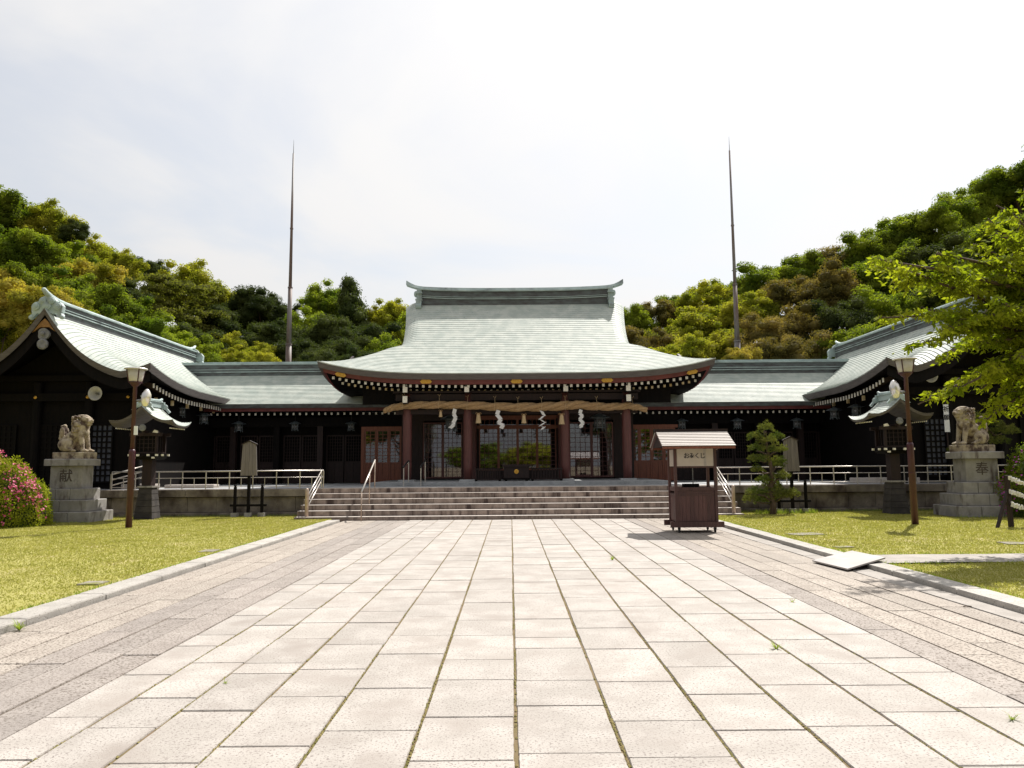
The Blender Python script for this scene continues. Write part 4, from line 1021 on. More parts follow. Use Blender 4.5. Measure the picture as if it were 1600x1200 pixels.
# ------------------------------------------------------------------ copper roofed lanterns
def copper_lantern(cx, cy, label):
    t = T('copper_roofed_lantern', label, 'lantern', (cx, cy, 0), group='copper roofed lanterns on the lawns')
    MB().box((0, 0, .01), (.95, .85, .08)).build('footing', M['stone_wall'], t)
    for k in range(5):
        z = .07+.19*k; w = .58-.035*k
        MB().box((0, 0, z+.093), (w, w, .184), top=((w-.05)/w,)*2).build('base_stone', M['base_dark'], t)
    MB().box((0, 0, 1.045), (.46, .46, .05)).build('base_cap', M['stone_ped'], t)
    MB().box((0, 0, 1.48), (.29, .29, .85)).build('post', M['wood_dark'], t)
    g = MB(); g.box((0, 0, 1.93), (.62, .62, .10), top=(1.25, 1.25)); g.box((0, 0, 2.03), (.92, .80, .07)); g.build('lantern_floor', M['wood_black'], t)
    for x in (-.42, -.16, .16, .42): MB().box((x, -.44, 2.02), (.07, .06, .06)).build('white_bracket_end', M['end_white'], t)
    for y in (-.2, .2):
        for s_ in (-1, 1): MB().box((s_*.49, y, 2.02), (.06, .06, .06)).build('white_bracket_end', M['end_white'], t)
    for x in (-.3, .3): MB().box((x, -.40, 1.94), (.08, .06, .05)).build('white_bracket_end', M['end_white'], t)
    g = MB()
    for x in (-.33, .33):
        for y in (-.28, .28): g.box((x, y, 2.36), (.07, .07, .60))
    g.box((0, -.28, 2.1), (.66, .05, .05)); g.box((0, .28, 2.1), (.66, .05, .05)); g.box((-.33, 0, 2.1), (.05, .56, .05)); g.box((.33, 0, 2.1), (.05, .56, .05))
    g.box((0, -.3, 2.66), (1.0, .08, .10)); g.box((0, .3, 2.66), (1.0, .08, .10)); g.box((0, 0, 2.74), (.09, 1.0, .09))
    g.build('frame', M['wood_dark'], t)
    MB().box((0, 0, 2.38), (.60, .50, .54)).build('light_chamber', M['wood_black'], t)
    g = MB()
    for x in (-.2, -.07, .07, .2): g.box((x, -.262, 2.38), (.02, .02, .46))
    for z in (2.25, 2.38, 2.51): g.box((0, -.264, z), (.56, .02, .018))
    for y in (-.15, 0, .15):
        for s_ in (-1, 1): g.box((s_*.312, y, 2.38), (.02, .02, .46))
    g.build('window_bars', M['wood_dark'], t)
    for s_ in (-1, 1): MB().prism([(s_*.24, 2.72), (s_*.40, 2.70), (s_*.40, 2.77), (s_*.30, 2.80)], -.40, -.36).build('white_bracket_end', M['end_white'], t)
    e = MB()
    for q in range(6): a = 2*PI*q/6; e.ell((.075*math.cos(a), -.56, 2.86+.07*math.sin(a)), (.035, .02, .035), 6)
    e.lathe([(.11, 0), (.11, .02), (.06, .03)], (0, -.54, 2.86), 12, rot=Matrix.Rotation(PI/2, 3, 'X')); e.build('pale_carving', M['iron_grey'], t)
    # roof
    HB, D = .98, .68
    def zz(dx, y):
        e_ = HB-dx; s_ = abs(y)/D; return 2.93+.30*e_+.36*e_*e_+.16*max(0, 1-e_/.7)**1.5*s_**3-.05*s_**4*min(1, e_*3)
    g = MB(); ys = lin(-D, D, 15); NC = 12
    for s_ in (1, -1):
        for c in range(NC):
            P = []
            for e_, dz in ((HB*c/NC, .012), (HB*(c+1)/NC, 0)):
                for y in ys: P.append((s_*(HB-e_), y, zz(HB-e_, y)+dz))
            for i in range(15): q = P[i]; P.append((q[0], q[1], q[2]-.015))
            fs = [(i, 15+i, 16+i, i+1) for i in range(14)]+[(30+i, i, i+1, 31+i) for i in range(14)]
            if s_ < 0: fs = [q[::-1] for q in fs]
            g.add(P, fs)
    g.build('roof', M['copper'], t)
    g = MB(); ds = lin(HB, -HB, 31)
    for yy in (-D, D):
        P = []
        for d in ds: P += [(d, yy, zz(abs(d), yy)+.01), (d*.98, yy*.97, zz(abs(d), yy)-.07)]
        g.add(P, [(2*i, 2*i+2, 2*i+3, 2*i+1) for i in range(30)])
    for s_ in (1, -1):
        P = []
        for y in ys: P += [(s_*HB, y, zz(HB, y)+.01), (s_*HB*.97, y, zz(HB, y)-.07)]
        g.add(P, [(2*i, 2*i+2, 2*i+3, 2*i+1) for i in range(14)])
    P = []; dd = lin(-HB*.97, HB*.97, 17)
    for y in ys:
        for d in dd: P.append((d, y*.97, zz(abs(d), y)-.07))
    g.add(P, [(j*17+i, (j+1)*17+i, (j+1)*17+i+1, j*17+i+1) for j in range(14) for i in range(16)])
    g.build('roof_edge', M['roof_edge'], t)
    g = MB()
    for s_ in (-1, 1):
        for k in range(10): g.box((s_*.83, -.5+k*.111, 2.845), (.025, .03, .035))
    g.build('rafter_ends', M['end_white'], t, kind='stuff')
    zt = zz(0, 0)
    g = MB(); g.box((0, 0, zt+.05), (.18, 1.08, .16)); g.box((0, 0, zt+.15), (.24, 1.12, .03)); g.tube([(0, -.66, zt+.26), (0, -.5, zt+.21), (0, 0, zt+.19), (0, .5, zt+.21), (0, .66, zt+.26)], .045, 8)
    for y in (-.55, .55):
        g.box((0, y, zt+.05), (.30, .07, .22)); g.ell((-.17, y, zt+.0), (.09, .05, .09), 8); g.ell((.17, y, zt+.0), (.09, .05, .09), 8); g.ell((0, y, zt+.13), (.11, .05, .09), 8)
        for s_ in (-1, 1): g.bar((s_*.18, y, zt-.02), (s_*.32, y, zt-.18), .07)
    g.build('ridge', M['copper_ridge'], t)
    return t
copper_lantern(-11.32, 23.75, 'dark timber lantern with small copper roof behind the left lamp post')
copper_lantern(11.72, 23.2, 'dark timber lantern with small copper roof behind the right lamp post')

# ------------------------------------------------------------------ lamp posts
def lamp_post(loc, s_, label, lean=0):
    t = T('lamp_post', label, 'lamp post', loc, group='maroon lamp posts on the lawns')
    MB().lathe([(.085, -.1), (.08, 2.02), (.082, 2.05), (.078, 2.09), (.055, 2.12)], (0, 0, 0), 16).build('lower_tube', M['lamp_red'], t, smooth=True)
    MB().lathe([(.088, -.012), (.088, .012)], (0, 0, 1.35), 16).build('seam_ring', M['lamp_red'], t)
    MB().lathe([(.055, 2.05), (.053, 3.80), (.10, 3.84), (.15, 3.90), (.17, 3.93)], (0, 0, 0), 16).build('upper_tube', M['lamp_red'], t, smooth=True)
    MB().lathe([(.15, 3.93), (.17, 3.96), (.225, 4.26)], (0, 0, 0), 24).build('lamp_shade', M['lamp_shade'], t, smooth=True)
    MB().lathe([(.26, 4.262), (.30, 4.275), (.28, 4.30), (.05, 4.325)], (0, 0, 0), 24).build('lamp_cap', M['white_enamel'], t)
    g = MB()
    for k in range(4): a = PI/4+k*PI/2; g.bar((.165*math.cos(a), .165*math.sin(a), 3.9), (.24*math.cos(a), .24*math.sin(a), 4.27), .02)
    g.build('shade_frame', M['lamp_red'], t)
    q = s_
    g = MB(); g.tube([(0, 0, 3.42), (q*.18, -.02, 3.44)], .022, 8); g.tube([(q*.12, -.02, 3.40), (q*.26, -.02, 3.44)], [.03, .055], 10); g.build('lamp_arm', M['iron_grey'], t)
    MB().lathe([(.02, -.24), (.07, -.22), (.105, -.12), (.125, .0), (.115, .10), (.06, .20), (.015, .235)], (q*.32, -.03, 3.50), 18, rot=Matrix.Rotation(q*.12, 3, 'Y')).build('reflector_bulb', M['bulb'], t, smooth=True)
    return t
la = lamp_post((-10.1, 20.2, 0), 1, 'maroon lamp post with cream shade on the left lawn')
MB().box((.10, -.06, 2.62), (.10, .01, .24)).build('paper_notice', M['panel_white'], la)
lamp_post((10.27, 19.4, 0), -1, 'maroon lamp post with cream shade on the right lawn')

# ------------------------------------------------------------------ notice boards
def notice(x, y, label, dz=0):
    t = T('notice_board', label, 'notice board', (x, y, 0), group='tapered wooden notice boards on posts')
    n = 4; z0, z1 = 1.36, 2.36
    for k in range(n):
        a, b_ = -1+2*k/n, -1+2*(k+1)/n; wb, wt = .265, .215
        P = [(a*wb+.003, z0), (b_*wb-.003, z0), (b_*wt-.003, z1+.09*(1-abs(b_))), (a*wt+.003, z1+.09*(1-abs(a)))]
        MB().prism(P, -.03, .01).build('board', M['board_wood'], t)
    g = MB(); g.bar((-.25, -.01, 2.345), (0, -.01, 2.465), .1, .03); g.bar((0, -.01, 2.465), (.25, -.01, 2.345), .1, .03); g.build('board_roof', M['wood_dark'], t)
    MB().box((0, .03, 1.25), (.09, .07, 2.2)).build('post', M['wood_black'], t)
    for s_ in (-1, 1):
        g = MB(); g.lathe([(.052, .12), (.052, .98), (.035, 1.02), (.055, 1.04), (.03, 1.08)], (s_*.43, .03, 0), 10); g.build('side_post', M['wood_black'], t)
    MB().box((0, .03, .42), (1.16, .06, .07)).build('cross_rail', M['wood_black'], t)
    for s_ in (-1, 0, 1): MB().box((s_*.43, .03, .09), (.19, .19, .20)).build('footing', M['stone_ped'], t)
notice(at(387, 808, 24.2).x, 24.2, 'tapered silver-grey wooden notice board left of the steps')
notice(at(1240, 806, 24.2).x, 24.2, 'tapered silver-grey wooden notice board behind the pine')

# ------------------------------------------------------------------ fortune slip booth
bt = T('fortune_booth', 'dark wooden omikuji booth on castors with a pale gabled roof, on the paving', 'booth', (4.40, 18.42, 0))
W_, D_ = .505, .375
for x in (-1, 1):
    for y in (-1, 1):
        MB().box((x*(W_-.03), y*(D_-.03), 1.14), (.065, .065, 1.80)).build('post', M['booth_wood'], bt)
        g = MB(); g.lathe([(.05, -.018), (.055, 0), (.05, .018)], (x*(W_-.08), y*(D_-.03), .055), 12, rot=Matrix.Rotation(PI/2, 3, 'Y')); wl = g.build('castor', M['rubber'], bt)
        MB().bb(x*(W_-.08)-.03, x*(W_-.08)+.03, y*(D_-.03)-.03, y*(D_-.03)+.03, .07, .13).build('fork', M['black_iron'], wl)
for y in (-1, 1): MB().box((0, y*(D_-.0), .19), (1.26, .09, .13)).build('skid_beam', M['booth_wood'], bt)
for x in (-1, 1): MB().box((x*(W_-.03), 0, .19), (.065, 2*D_-.1, .10)).build('side_beam', M['booth_wood'], bt)
MB().box((0, 0, .27), (2*W_-.08, 2*D_-.08, .03)).build('floor_board', M['booth_wood'], bt)
nb = 9
for y in (-1, 1):
    for k in range(nb):
        a = -W_+.065+(2*W_-.13)*k/nb; b_ = -W_+.065+(2*W_-.13)*(k+1)/nb
        MB().bb(a+.002, b_-.002, y*(D_-.035)-.012, y*(D_-.035)+.012, .26, .86).build('wall_board', M['booth_wood'], bt)
    MB().bb(-W_+.065, W_-.065, y*(D_-.035)-.02, y*(D_-.035)+.02, .86, .91).build('rail', M['booth_wood'], bt)
    MB().bb(-W_+.065, W_-.065, y*(D_-.035)-.014, y*(D_-.035)+.014, .912, .985).build('wall_board', M['booth_wood'], bt)
    MB().bb(-W_+.065, W_-.065, y*(D_-.03)-.035, y*(D_-.03)+.035, .987, 1.06).build('counter_rail', M['booth_wood'], bt)
    MB().bb(-W_+.065, W_-.065, y*(D_-.03)-.02, y*(D_-.03)+.02, 1.52, 1.56).build('rail', M['booth_wood'], bt)
for x in (-1, 1):
    for k in range(6):
        a = -D_+.065+(2*D_-.13)*k/6; b_ = -D_+.065+(2*D_-.13)*(k+1)/6
        MB().bb(x*(W_-.035)-.012, x*(W_-.035)+.012, a+.002, b_-.002, .26, .86).build('wall_board', M['booth_wood'], bt)
    MB().bb(x*(W_-.035)-.02, x*(W_-.035)+.02, -D_+.065, D_-.065, .86, .91).build('rail', M['booth_wood'], bt)
    MB().bb(x*(W_-.035)-.02, x*(W_-.035)+.02, -D_+.065, D_-.065, .97, 1.06).build('counter_rail', M['booth_wood'], bt)
    MB().bb(x*(W_-.04)-.01, x*(W_-.04)+.01, -D_+.08, D_-.08, 1.56, 1.96).build('side_sign', M['sign_beige'], bt)
MB().bb(-W_+.07, W_-.07, -D_+.06, D_-.06, 1.0, 1.02).build('counter', M['booth_wood'], bt)
MB().bb(-.25, .12, -.2, 0, 1.02, 1.14).build('slip_box', M['wood_black'], bt)
MB().bb(.0, .02, -.05, -.03, 1.02, 1.52).build('divider', M['iron_grey'], bt)
MB().bb(-W_+.068, W_-.068, -D_+.012, -D_+.030, 1.562, 1.975).build('sign_panel', M['sign_beige'], bt)
for k, ch in enumerate('おみくじ'): txt(bt, ch, (-.01+(k-1.5)*.128, -D_+.008, 1.80), .145, M['ink'], bold=.0015)
MB().bb(W_-.30, W_-.24, -D_+.008, -D_+.011, 1.57, 1.97).build('sign_stripe', M['booth_roof'], bt)
# roof of boards, both slopes
def rslope(s_):
    for k in range(9):
        a, b_ = k/9, (k+1)/9
        y0, z0 = s_*(.80-.72*a), 2.03+.36*a; y1, z1 = s_*(.80-.72*b_-.02), 2.03+.36*b_+.008
        g = MB(); P = [(-.86, y0, z0+.018), (.86, y0, z0+.018), (.86, y1, z1), (-.86, y1, z1), (-.86, y0, z0), (.86, y0, z0), (.86, y1, z1-.014), (-.86, y1, z1-.014)]
        g.add(P, [(0, 1, 2, 3), (7, 6, 5, 4), (4, 5, 1, 0), (5, 6, 2, 1), (6, 7, 3, 2), (7, 4, 0, 3)]); g.build('roof_board', M['booth_roof'], bt, fix=True)
    MB().bar((-.85, s_*.78, 1.995), (.85, s_*.78, 1.995), .03, .05).build('eave_board', M['wood_door'], bt)
rslope(-1); rslope(1)
MB().box((0, 0, 2.42), (1.78, .16, .08)).build('ridge_board', M['wood_dark'], bt)
g = MB()
for x in (-.82, -.45, .45, .82):
    for s_ in (-1, 1): g.bar((x, s_*.76, 1.985), (x, 0, 2.345), .04, .045)
g.build('rafters', M['booth_wood'], bt)
for x in (-.80, .80): MB().prism([(-.70, 2.02), (.70, 2.02), (.05, 2.34), (-.05, 2.34)], x-.012, x+.012, axis='X').build('gable_shade_board', M['wood_dark'], bt)  # dark panels added so the gable ends look shaded
for s_ in (-1, 1): g = MB(); g.add([(-.84, s_*.78, 2.022), (.84, s_*.78, 2.022), (.84, s_*.06, 2.378), (-.84, s_*.06, 2.378), (-.84, s_*.78, 2.012), (.84, s_*.78, 2.012), (.84, s_*.06, 2.368), (-.84, s_*.06, 2.368)], [(0, 1, 2, 3), (7, 6, 5, 4), (4, 5, 1, 0), (5, 6, 2, 1), (6, 7, 3, 2), (7, 4, 0, 3)]); g.build('shade_lining', M['wood_dark'], bt, fix=True)  # dark sheets added as shade under the roof boards
for x in (-.47, .47): MB().bar((x, -.70, 1.99), (x, .70, 1.99), .05, .05).build('cross_bearer', M['booth_wood'], bt)

# ------------------------------------------------------------------ masts
for (x, lb) in ((-13.35, 'tall tapering rusty lightning mast rising behind the left wing'), (13.76, 'tall tapering rusty lightning mast rising behind the right wing')):
    t = T('lightning_mast', lb, 'mast', (x, 45, 0))
    zt = 21.0
    MB().lathe([(.20, 0), (.185, 7), (.17, 9.0)], (0, 0, 0), 14).build('base_section', M['mast'], t, smooth=True)
    MB().lathe([(.155, 9.0), (.12, 12.5)], (0, 0, 0), 14).build('middle_section', M['mast'], t, smooth=True)
    MB().lathe([(.105, 12.5), (.05, zt)], (0, 0, 0), 12).build('upper_section', M['mast'], t, smooth=True)
    for z_, r_ in ((9.0, .20), (12.5, .15), (16.2, .105), (6.0, .22)): MB().lathe([(r_, z_-.04), (r_, z_+.04)], (0, 0, 0), 12).build('flange', M['mast'], t)
    MB().lathe([(.022, zt), (.006, zt+.9)], (0, 0, 0), 8).build('finial', M['iron_grey'], t)

# ------------------------------------------------------------------ ramp plate, slip rack, sign, small slabs
t = T('ramp_board', 'pale board laid as a small ramp over the right kerb', 'ramp', (5.35, 12.05, 0))
P = [at(1272, 878.5, 12.55), at(1320, 893, 11.45), at(1367, 882, 12.05), at(1328, 868, 13.15)]
q = [Vector((-.45, .45, .015)), Vector((-.35, -.62, .02)), Vector((.50, -.05+.0, .11)), Vector((.45, 1.0, .10))]
g = MB(); g.add([v for v in q]+[v+Vector((0, 0, .022)) for v in q], [(3, 2, 1, 0), (4, 5, 6, 7), (0, 1, 5, 4), (1, 2, 6, 5), (2, 3, 7, 6), (3, 0, 4, 7)]); g.build('board', M['ramp_board'], t)
MB().bar((-.2, -.40, .018), (.42, -.05, .055), .06, .04).build('wedge', M['wood_dark'], t)
t = T('sign_board', 'tall narrow white sign with two black characters beside the right lion', 'sign', at(1480.5, 675, 25.3))
h_ = .93
MB().box((0, 0, h_/2), (.17, .02, h_)).build('panel', M['panel_white'], t); MB().box((.0, .03, .2), (.04, .04, 1.7)).build('post', M['wood_dark'], t)
txt(t, '祈', (0, -.013, .76), .20, M['ink'], bold=.003); txt(t, '願', (0, -.013, .48), .20, M['ink'], bold=.003)
rk = T('fortune_slip_rack', 'timber rack strung with knotted white fortune slips at the right edge of the lawn', 'rack', (12.02, 18.35, 0))
MB().bar((0, 0, 0), (-.02, 0, 1.28), .09).build('post', M['wood_dark'], rk); MB().bar((-.48, -.2, 0), (-.02, 0, .92), .06).build('brace', M['wood_dark'], rk)
MB().bar((3.0, .1, 0), (3.0, .1, 1.25), .09).build('post', M['wood_dark'], rk)
MB().bar((0, 0, .52), (3.0, .1, .52), .05).build('cross_rail', M['wood_dark'], rk)
for k, (z, drop) in enumerate(((1.24, .35), (.90, .30), (.60, .28))):
    pts = [Vector((-.02+3.0*i/12, -.05-.03*k, z-drop*4*(i/12)*(1-i/12))) for i in range(13)]
    MB().tube(pts, .006, 5).build('string', M['fringe'], rk)
    g = MB(); rr = random.Random(k)
    for i in range(230):
        s_ = rr.random()*.6; j = s_*12; a = int(j); p = pts[a].lerp(pts[a+1], j-a)
        c, w, h = p+Vector((0, rr.uniform(-.02, .02), rr.uniform(-.03, .02))), rr.uniform(.025, .045), rr.uniform(.05, .10)
        th = rr.uniform(-.8, .8); ph = rr.uniform(-.6, .6)
        g.box(c, (w, .008, h), rz=th, rx=ph)
    g.build('paper_slips', M['paper'], rk, kind='stuff')
def small_slab(x, y, w, d, label, rz=0, z=None):
    g = MB(); g.box((0, 0, 0), (w, d, .05), top=(.97, .97)); o = g.build('stone_cover', M['cover']); o.location = (x, y, lawn_z(x, y)-.008); o.rotation_euler = (0, 0, rz)
    tag(o, label, 'stone cover'); return o
small_slab(6.5, 16.9, .75, .5, 'flat stone cover set in the right lawn near the kerb, left of the lamp post', .2)
small_slab(9.9, 14.7, .9, .45, 'flat stone cover set in the shaded right lawn at the picture edge', -.1)
small_slab(-5.75, 14.6, .30, .4, 'small flat stone cover in the left lawn next to the kerb, the farther of two')
small_slab(-5.75, 10.6, .30, .3, 'small flat stone cover in the left lawn next to the kerb, the nearer of two')
small_slab(6.2, 14.3, .35, .2, 'thin flat stone cover in the right lawn between the kerb and the side path', .3)

# pale stones seen on the left terrace
for (x0, x1, Y, z1, lb) in ((-12.0, -10.3, 26.6, .12, 'long low pale stone step on the left terrace behind the balustrade'),
                            (-13.4, -12.3, 26.4, .16, 'short pale stone step beside the left hall front')):
    o = MB().cbox((0, 0, z1/2), (x1-x0, .5, z1), .01).build('stone_step', M['stone_tread']); o.location = ((x0+x1)/2, Y, PZ+.003); tag(o, lb, 'stone step')
o = MB().cbox((0, 0, .09), (2.2, .5, .18), .01).build('stone_step', M['stone_tread']); o.location = (13.0, 26.4, PZ+.003); tag(o, 'low pale stone step on the right terrace behind the balustrade', 'stone step')

# ------------------------------------------------------------------ vegetation
def quads_mesh(name, cen_, nrm, size, asp, seed, mats, mi=None, droop=None, bend=0):
    """leaf shaped quads at cen_ with normals nrm (numpy)"""
    rs = np.random.RandomState(seed); n_ = len(cen_)
    nrm = nrm/np.linalg.norm(nrm, axis=1, keepdims=True)
    rv = droop if droop is not None else rs.normal(size=(n_, 3))
    a = np.cross(nrm, np.cross(rv, nrm)); a /= np.linalg.norm(a, axis=1, keepdims=True)+1e-9
    b = np.cross(nrm, a)
    s_ = (size*rs.uniform(.65, 1.3, n_))[:, None]
    p0 = cen_-a*s_*.5; p1 = cen_+b*s_*.5*asp-a*s_*.05; p2 = cen_+a*s_*.5-nrm*s_*bend; p3 = cen_-b*s_*.5*asp-a*s_*.05
    V = np.stack([p0, p1, p2, p3], 1).reshape(-1, 3).astype(np.float32)
    me = bpy.data.meshes.new(name); me.vertices.add(4*n_); me.vertices.foreach_set('co', V.ravel())
    me.loops.add(4*n_); me.loops.foreach_set('vertex_index', np.arange(4*n_, dtype=np.int32))
    me.polygons.add(n_); me.polygons.foreach_set('loop_start', np.arange(0, 4*n_, 4, dtype=np.int32)); me.polygons.foreach_set('loop_total', np.full(n_, 4, np.int32))
    for mm in (mats if isinstance(mats, (list, tuple)) else [mats]): me.materials.append(mm)
    if mi is not None: me.polygons.foreach_set('material_index', mi.astype(np.int32))
    me.update(); me.validate(); return me
def crown(name, seed, matl, ncl=46, cr=(.24, .40), nl=17000, leaf=.05, shape='round', core=True, gaps=0.0):
    rs = np.random.RandomState(seed)
    C, Rr = [], []
    for i in range(ncl):
        if shape == 'cone':
            h = rs.uniform(-1.2, 1.15); rad = .80*(1-(h+1.2)/2.5)**.85; th = rs.uniform(0, 2*PI); r_ = rad*rs.uniform(.4, .95)
            C.append((r_*math.cos(th), r_*math.sin(th), h)); Rr.append(.14+.20*(1-(h+1.2)/2.5))
        elif shape == 'flat':
            th = rs.uniform(0, 2*PI); h = rs.uniform(-.5, .8); r_ = math.sqrt(rs.uniform(.02, 1))*math.sqrt(max(.05, 1-(h/1.0)**2))
            C.append((r_*math.cos(th), r_*math.sin(th), h)); Rr.append(rs.uniform(.15, .27))
        else:
            z = rs.uniform(-.75, 1); th = rs.uniform(0, 2*PI); q = math.sqrt(max(0, 1-z*z)); r_ = rs.uniform(.42, .80)*(1.12 if rs.rand() < .15 else 1)*(1+.13*math.sin(3*th+seed))
            C.append((q*math.cos(th)*r_, q*math.sin(th)*r_, z*r_*.95)); Rr.append(rs.uniform(*cr)*(.8 if z > .7 else 1))
    C = np.array(C); Rr = np.array(Rr)
    k = rs.choice(ncl, nl, p=Rr**2/np.sum(Rr**2))
    d = rs.normal(size=(nl, 3)); d /= np.linalg.norm(d, axis=1, keepdims=True)
    flip = (d[:, 2] < -.25) & (rs.rand(nl) < .7); d[flip, 2] *= -1
    wob = 1+.20*np.sin(d[:, 0]*7+k)*np.cos(d[:, 1]*6+k*2)+rs.normal(size=nl)*.10
    sq = np.array([1, 1, .86 if shape != 'flat' else .36])
    P = C[k]+d*(Rr[k]*wob)[:, None]*sq
    nrm = d*.7+rs.normal(size=(nl, 3))*.55+np.array([0, 0, .35])
    me = quads_mesh(name, P, nrm, leaf, .62, seed, matl)
    return me, C, Rr
def with_core(me, C, Rr, matl, k=.72, flat=.72):
    g = MB(); n0 = 6
    for c, r_ in zip(C, Rr): g.ell(c, (r_*k, r_*k, r_*k*flat), n0)
    vs0 = np.empty(len(me.vertices)*3, np.float32); me.vertices.foreach_get('co', vs0)
    mm = bpy.data.meshes.new(me.name); nq = len(me.polygons); nv = len(me.vertices)
    cv = np.array(g.v, np.float32); faces = []
    tri = [q for q in g.f]
    mm.from_pydata(np.vstack([vs0.reshape(-1, 3), cv]).tolist(), [], [tuple(range(4*i, 4*i+4)) for i in range(nq)]+[tuple(a+nv for a in q) for q in tri])
    mm.materials.append(matl); bpy.data.meshes.remove(me); return mm
CR = {}
def mk(kind, n, matl, **k):
    CR[kind] = []
    for i in range(n):
        me, C, Rr = crown('crown', hash_(kind)+i*17, M[matl], **k)
        CR[kind].append(with_core(me, C, Rr, M[matl], k=.70 if k.get('shape') != 'flat' else .5, flat=.72 if k.get('shape') != 'flat' else .3))
def hash_(s_): return sum(ord(c)*(i+3) for i, c in enumerate(s_)) % 1000
mk('bright', 3, 'leaf_bright', leaf=.046, nl=24000, ncl=95, cr=(.13, .25))
mk('mid', 3, 'leaf_mid', leaf=.048, nl=22000, ncl=80, cr=(.14, .27))
mk('dark', 2, 'leaf_dark', leaf=.042, nl=22000, ncl=75, cr=(.15, .28))
mk('brown', 2, 'leaf_brown', leaf=.042, nl=22000, ncl=80, cr=(.14, .26))
mk('orange', 2, 'leaf_orange', leaf=.046, nl=22000, ncl=90, cr=(.13, .24))
mk('conifer', 2, 'leaf_dark', leaf=.050, nl=18000, ncl=95, shape='cone')
M['leaf_flat'] = leafmat('layered_olive_leaves', (.075, .085, .022), (.17, .165, .045))
mk('flat', 1, 'leaf_flat', leaf=.045, nl=16000, ncl=60, shape='flat')
def trunk_mesh(seed, matl):
    rr = random.Random(seed); g = MB(); pts = [(rr.uniform(-.03, .03)*i, rr.uniform(-.03, .03)*i, i/6) for i in range(7)]
    g.tube(pts, [.06, .048, .042, .036, .03, .022, .012], 8)
    for k in range(7):
        z = rr.uniform(.4, .72); th = rr.uniform(0, 2*PI); L_ = rr.uniform(.15, .30); d = Vector((math.cos(th), math.sin(th), .6))
        p = Vector((0, 0, z)); g.tube([p, p+d*L_*.5, p+d*L_+Vector((0, 0, .06))], [.02, .014, .006], 6)
    o = g.build('trunk', matl, smooth=True); me = o.data; bpy.data.objects.remove(o); return me
TRK = [trunk_mesh(i, M['bark']) for i in range(3)]+[trunk_mesh(9, M['bark_pale'])]
WORDS = {'bright': 'billowy yellow-green tree', 'mid': 'fresh mid-green tree', 'dark': 'dark evergreen tree', 'brown': 'russet-brown leafed tree', 'orange': 'orange-tipped green tree', 'conifer': 'pointed dark conifer', 'flat': 'open layered tree with visible limbs'}
ORD = ['first', 'second', 'third', 'fourth', 'fifth', 'sixth', 'seventh', 'eighth', 'ninth', 'tenth', 'eleventh', 'twelfth', 'thirteenth', 'fourteenth', 'fifteenth', 'sixteenth', 'seventeenth', 'eighteenth', 'nineteenth', 'twentieth']
tn = [0]
def tree(px, py, dia, Y, kind, label, vs_=1.0):
    p = at(px, py, Y); r_ = dia/2*Y/F; rz = r_*vs_*(.98 if kind != 'conifer' else 1.25)
    hc = rz*(1.0 if kind != 'conifer' else 1.25)
    x, top = p.x, p.z; gz = max(0, hz(x, Y))-.3
    cz = top-hc
    t = T('tree' if kind != 'conifer' else 'conifer_tree', label, 'tree', (x, Y, gz), group='trees on the wooded slopes behind the shrine')
    H_ = max(cz-gz+rz*.15, 1.0)
    tn[0] += 1
    inst('trunk', TRK[3 if kind == 'flat' else tn[0] % 3], t, (0, 0, 0), (max(2.2, r_*1.25),)*2+(H_,), (0, 0, tn[0]*1.3))
    ms = CR[kind]
    inst('crown', ms[tn[0] % len(ms)], t, (0, 0, cz-gz), (r_*rnd.uniform(.92, 1.15), r_*rnd.uniform(.9, 1.15), rz), (rnd.uniform(-.12, .12), rnd.uniform(-.12, .12), tn[0]*2.1))
left_rows = [
 ('on the skyline', 64, [(-60, 268, 135, 'mid'), (8, 290, 100, 'mid'), (68, 308, 95, 'bright'), (118, 338, 46, 'dark'), (145, 362, 84, 'bright'), (186, 385, 70, 'bright'), (211, 399, 30, 'mid'), (238, 398, 52, 'dark'), (292, 398, 104, 'bright'), (338, 436, 72, 'bright'), (402, 440, 78, 'dark'), (446, 466, 60, 'dark'), (508, 438, 74, 'mid'), (554, 432, 76, 'conifer'), (606, 461, 72, 'bright'), (655, 480, 80, 'mid'), (378, 466, 70, 'dark'), (425, 474, 66, 'mid')]),
 ('in the upper row', 57, [(-40, 335, 110, 'mid'), (30, 345, 110, 'mid'), (92, 362, 105, 'mid'), (150, 395, 96, 'orange'), (200, 425, 90, 'dark'), (268, 424, 128, 'flat'), (335, 468, 86, 'dark'), (385, 500, 86, 'dark'), (436, 492, 84, 'dark'), (478, 478, 80, 'mid'), (525, 484, 96, 'dark'), (585, 492, 92, 'dark'), (618, 505, 60, 'bright')]),
 ('in the middle row', 50, [(-20, 395, 100, 'orange'), (45, 398, 105, 'mid'), (105, 415, 105, 'mid'), (160, 432, 100, 'mid'), (212, 452, 96, 'mid'), (262, 492, 90, 'mid'), (312, 500, 84, 'dark'), (352, 512, 78, 'bright'), (405, 526, 66, 'bright'), (470, 520, 90, 'dark'), (540, 515, 90, 'dark'), (600, 520, 80, 'mid')]),
 ('in the lowest row', 44, [(-62, 470, 110, 'mid'), (0, 425, 110, 'orange'), (8, 492, 90, 'bright'), (72, 438, 92, 'orange'), (122, 462, 84, 'bright'), (172, 478, 90, 'mid'), (222, 488, 90, 'mid'), (272, 508, 84, 'mid'), (318, 522, 76, 'mid'), (362, 534, 64, 'bright'), (405, 542, 52, 'bright'), (500, 540, 70, 'dark'), (565, 535, 70, 'dark')])]
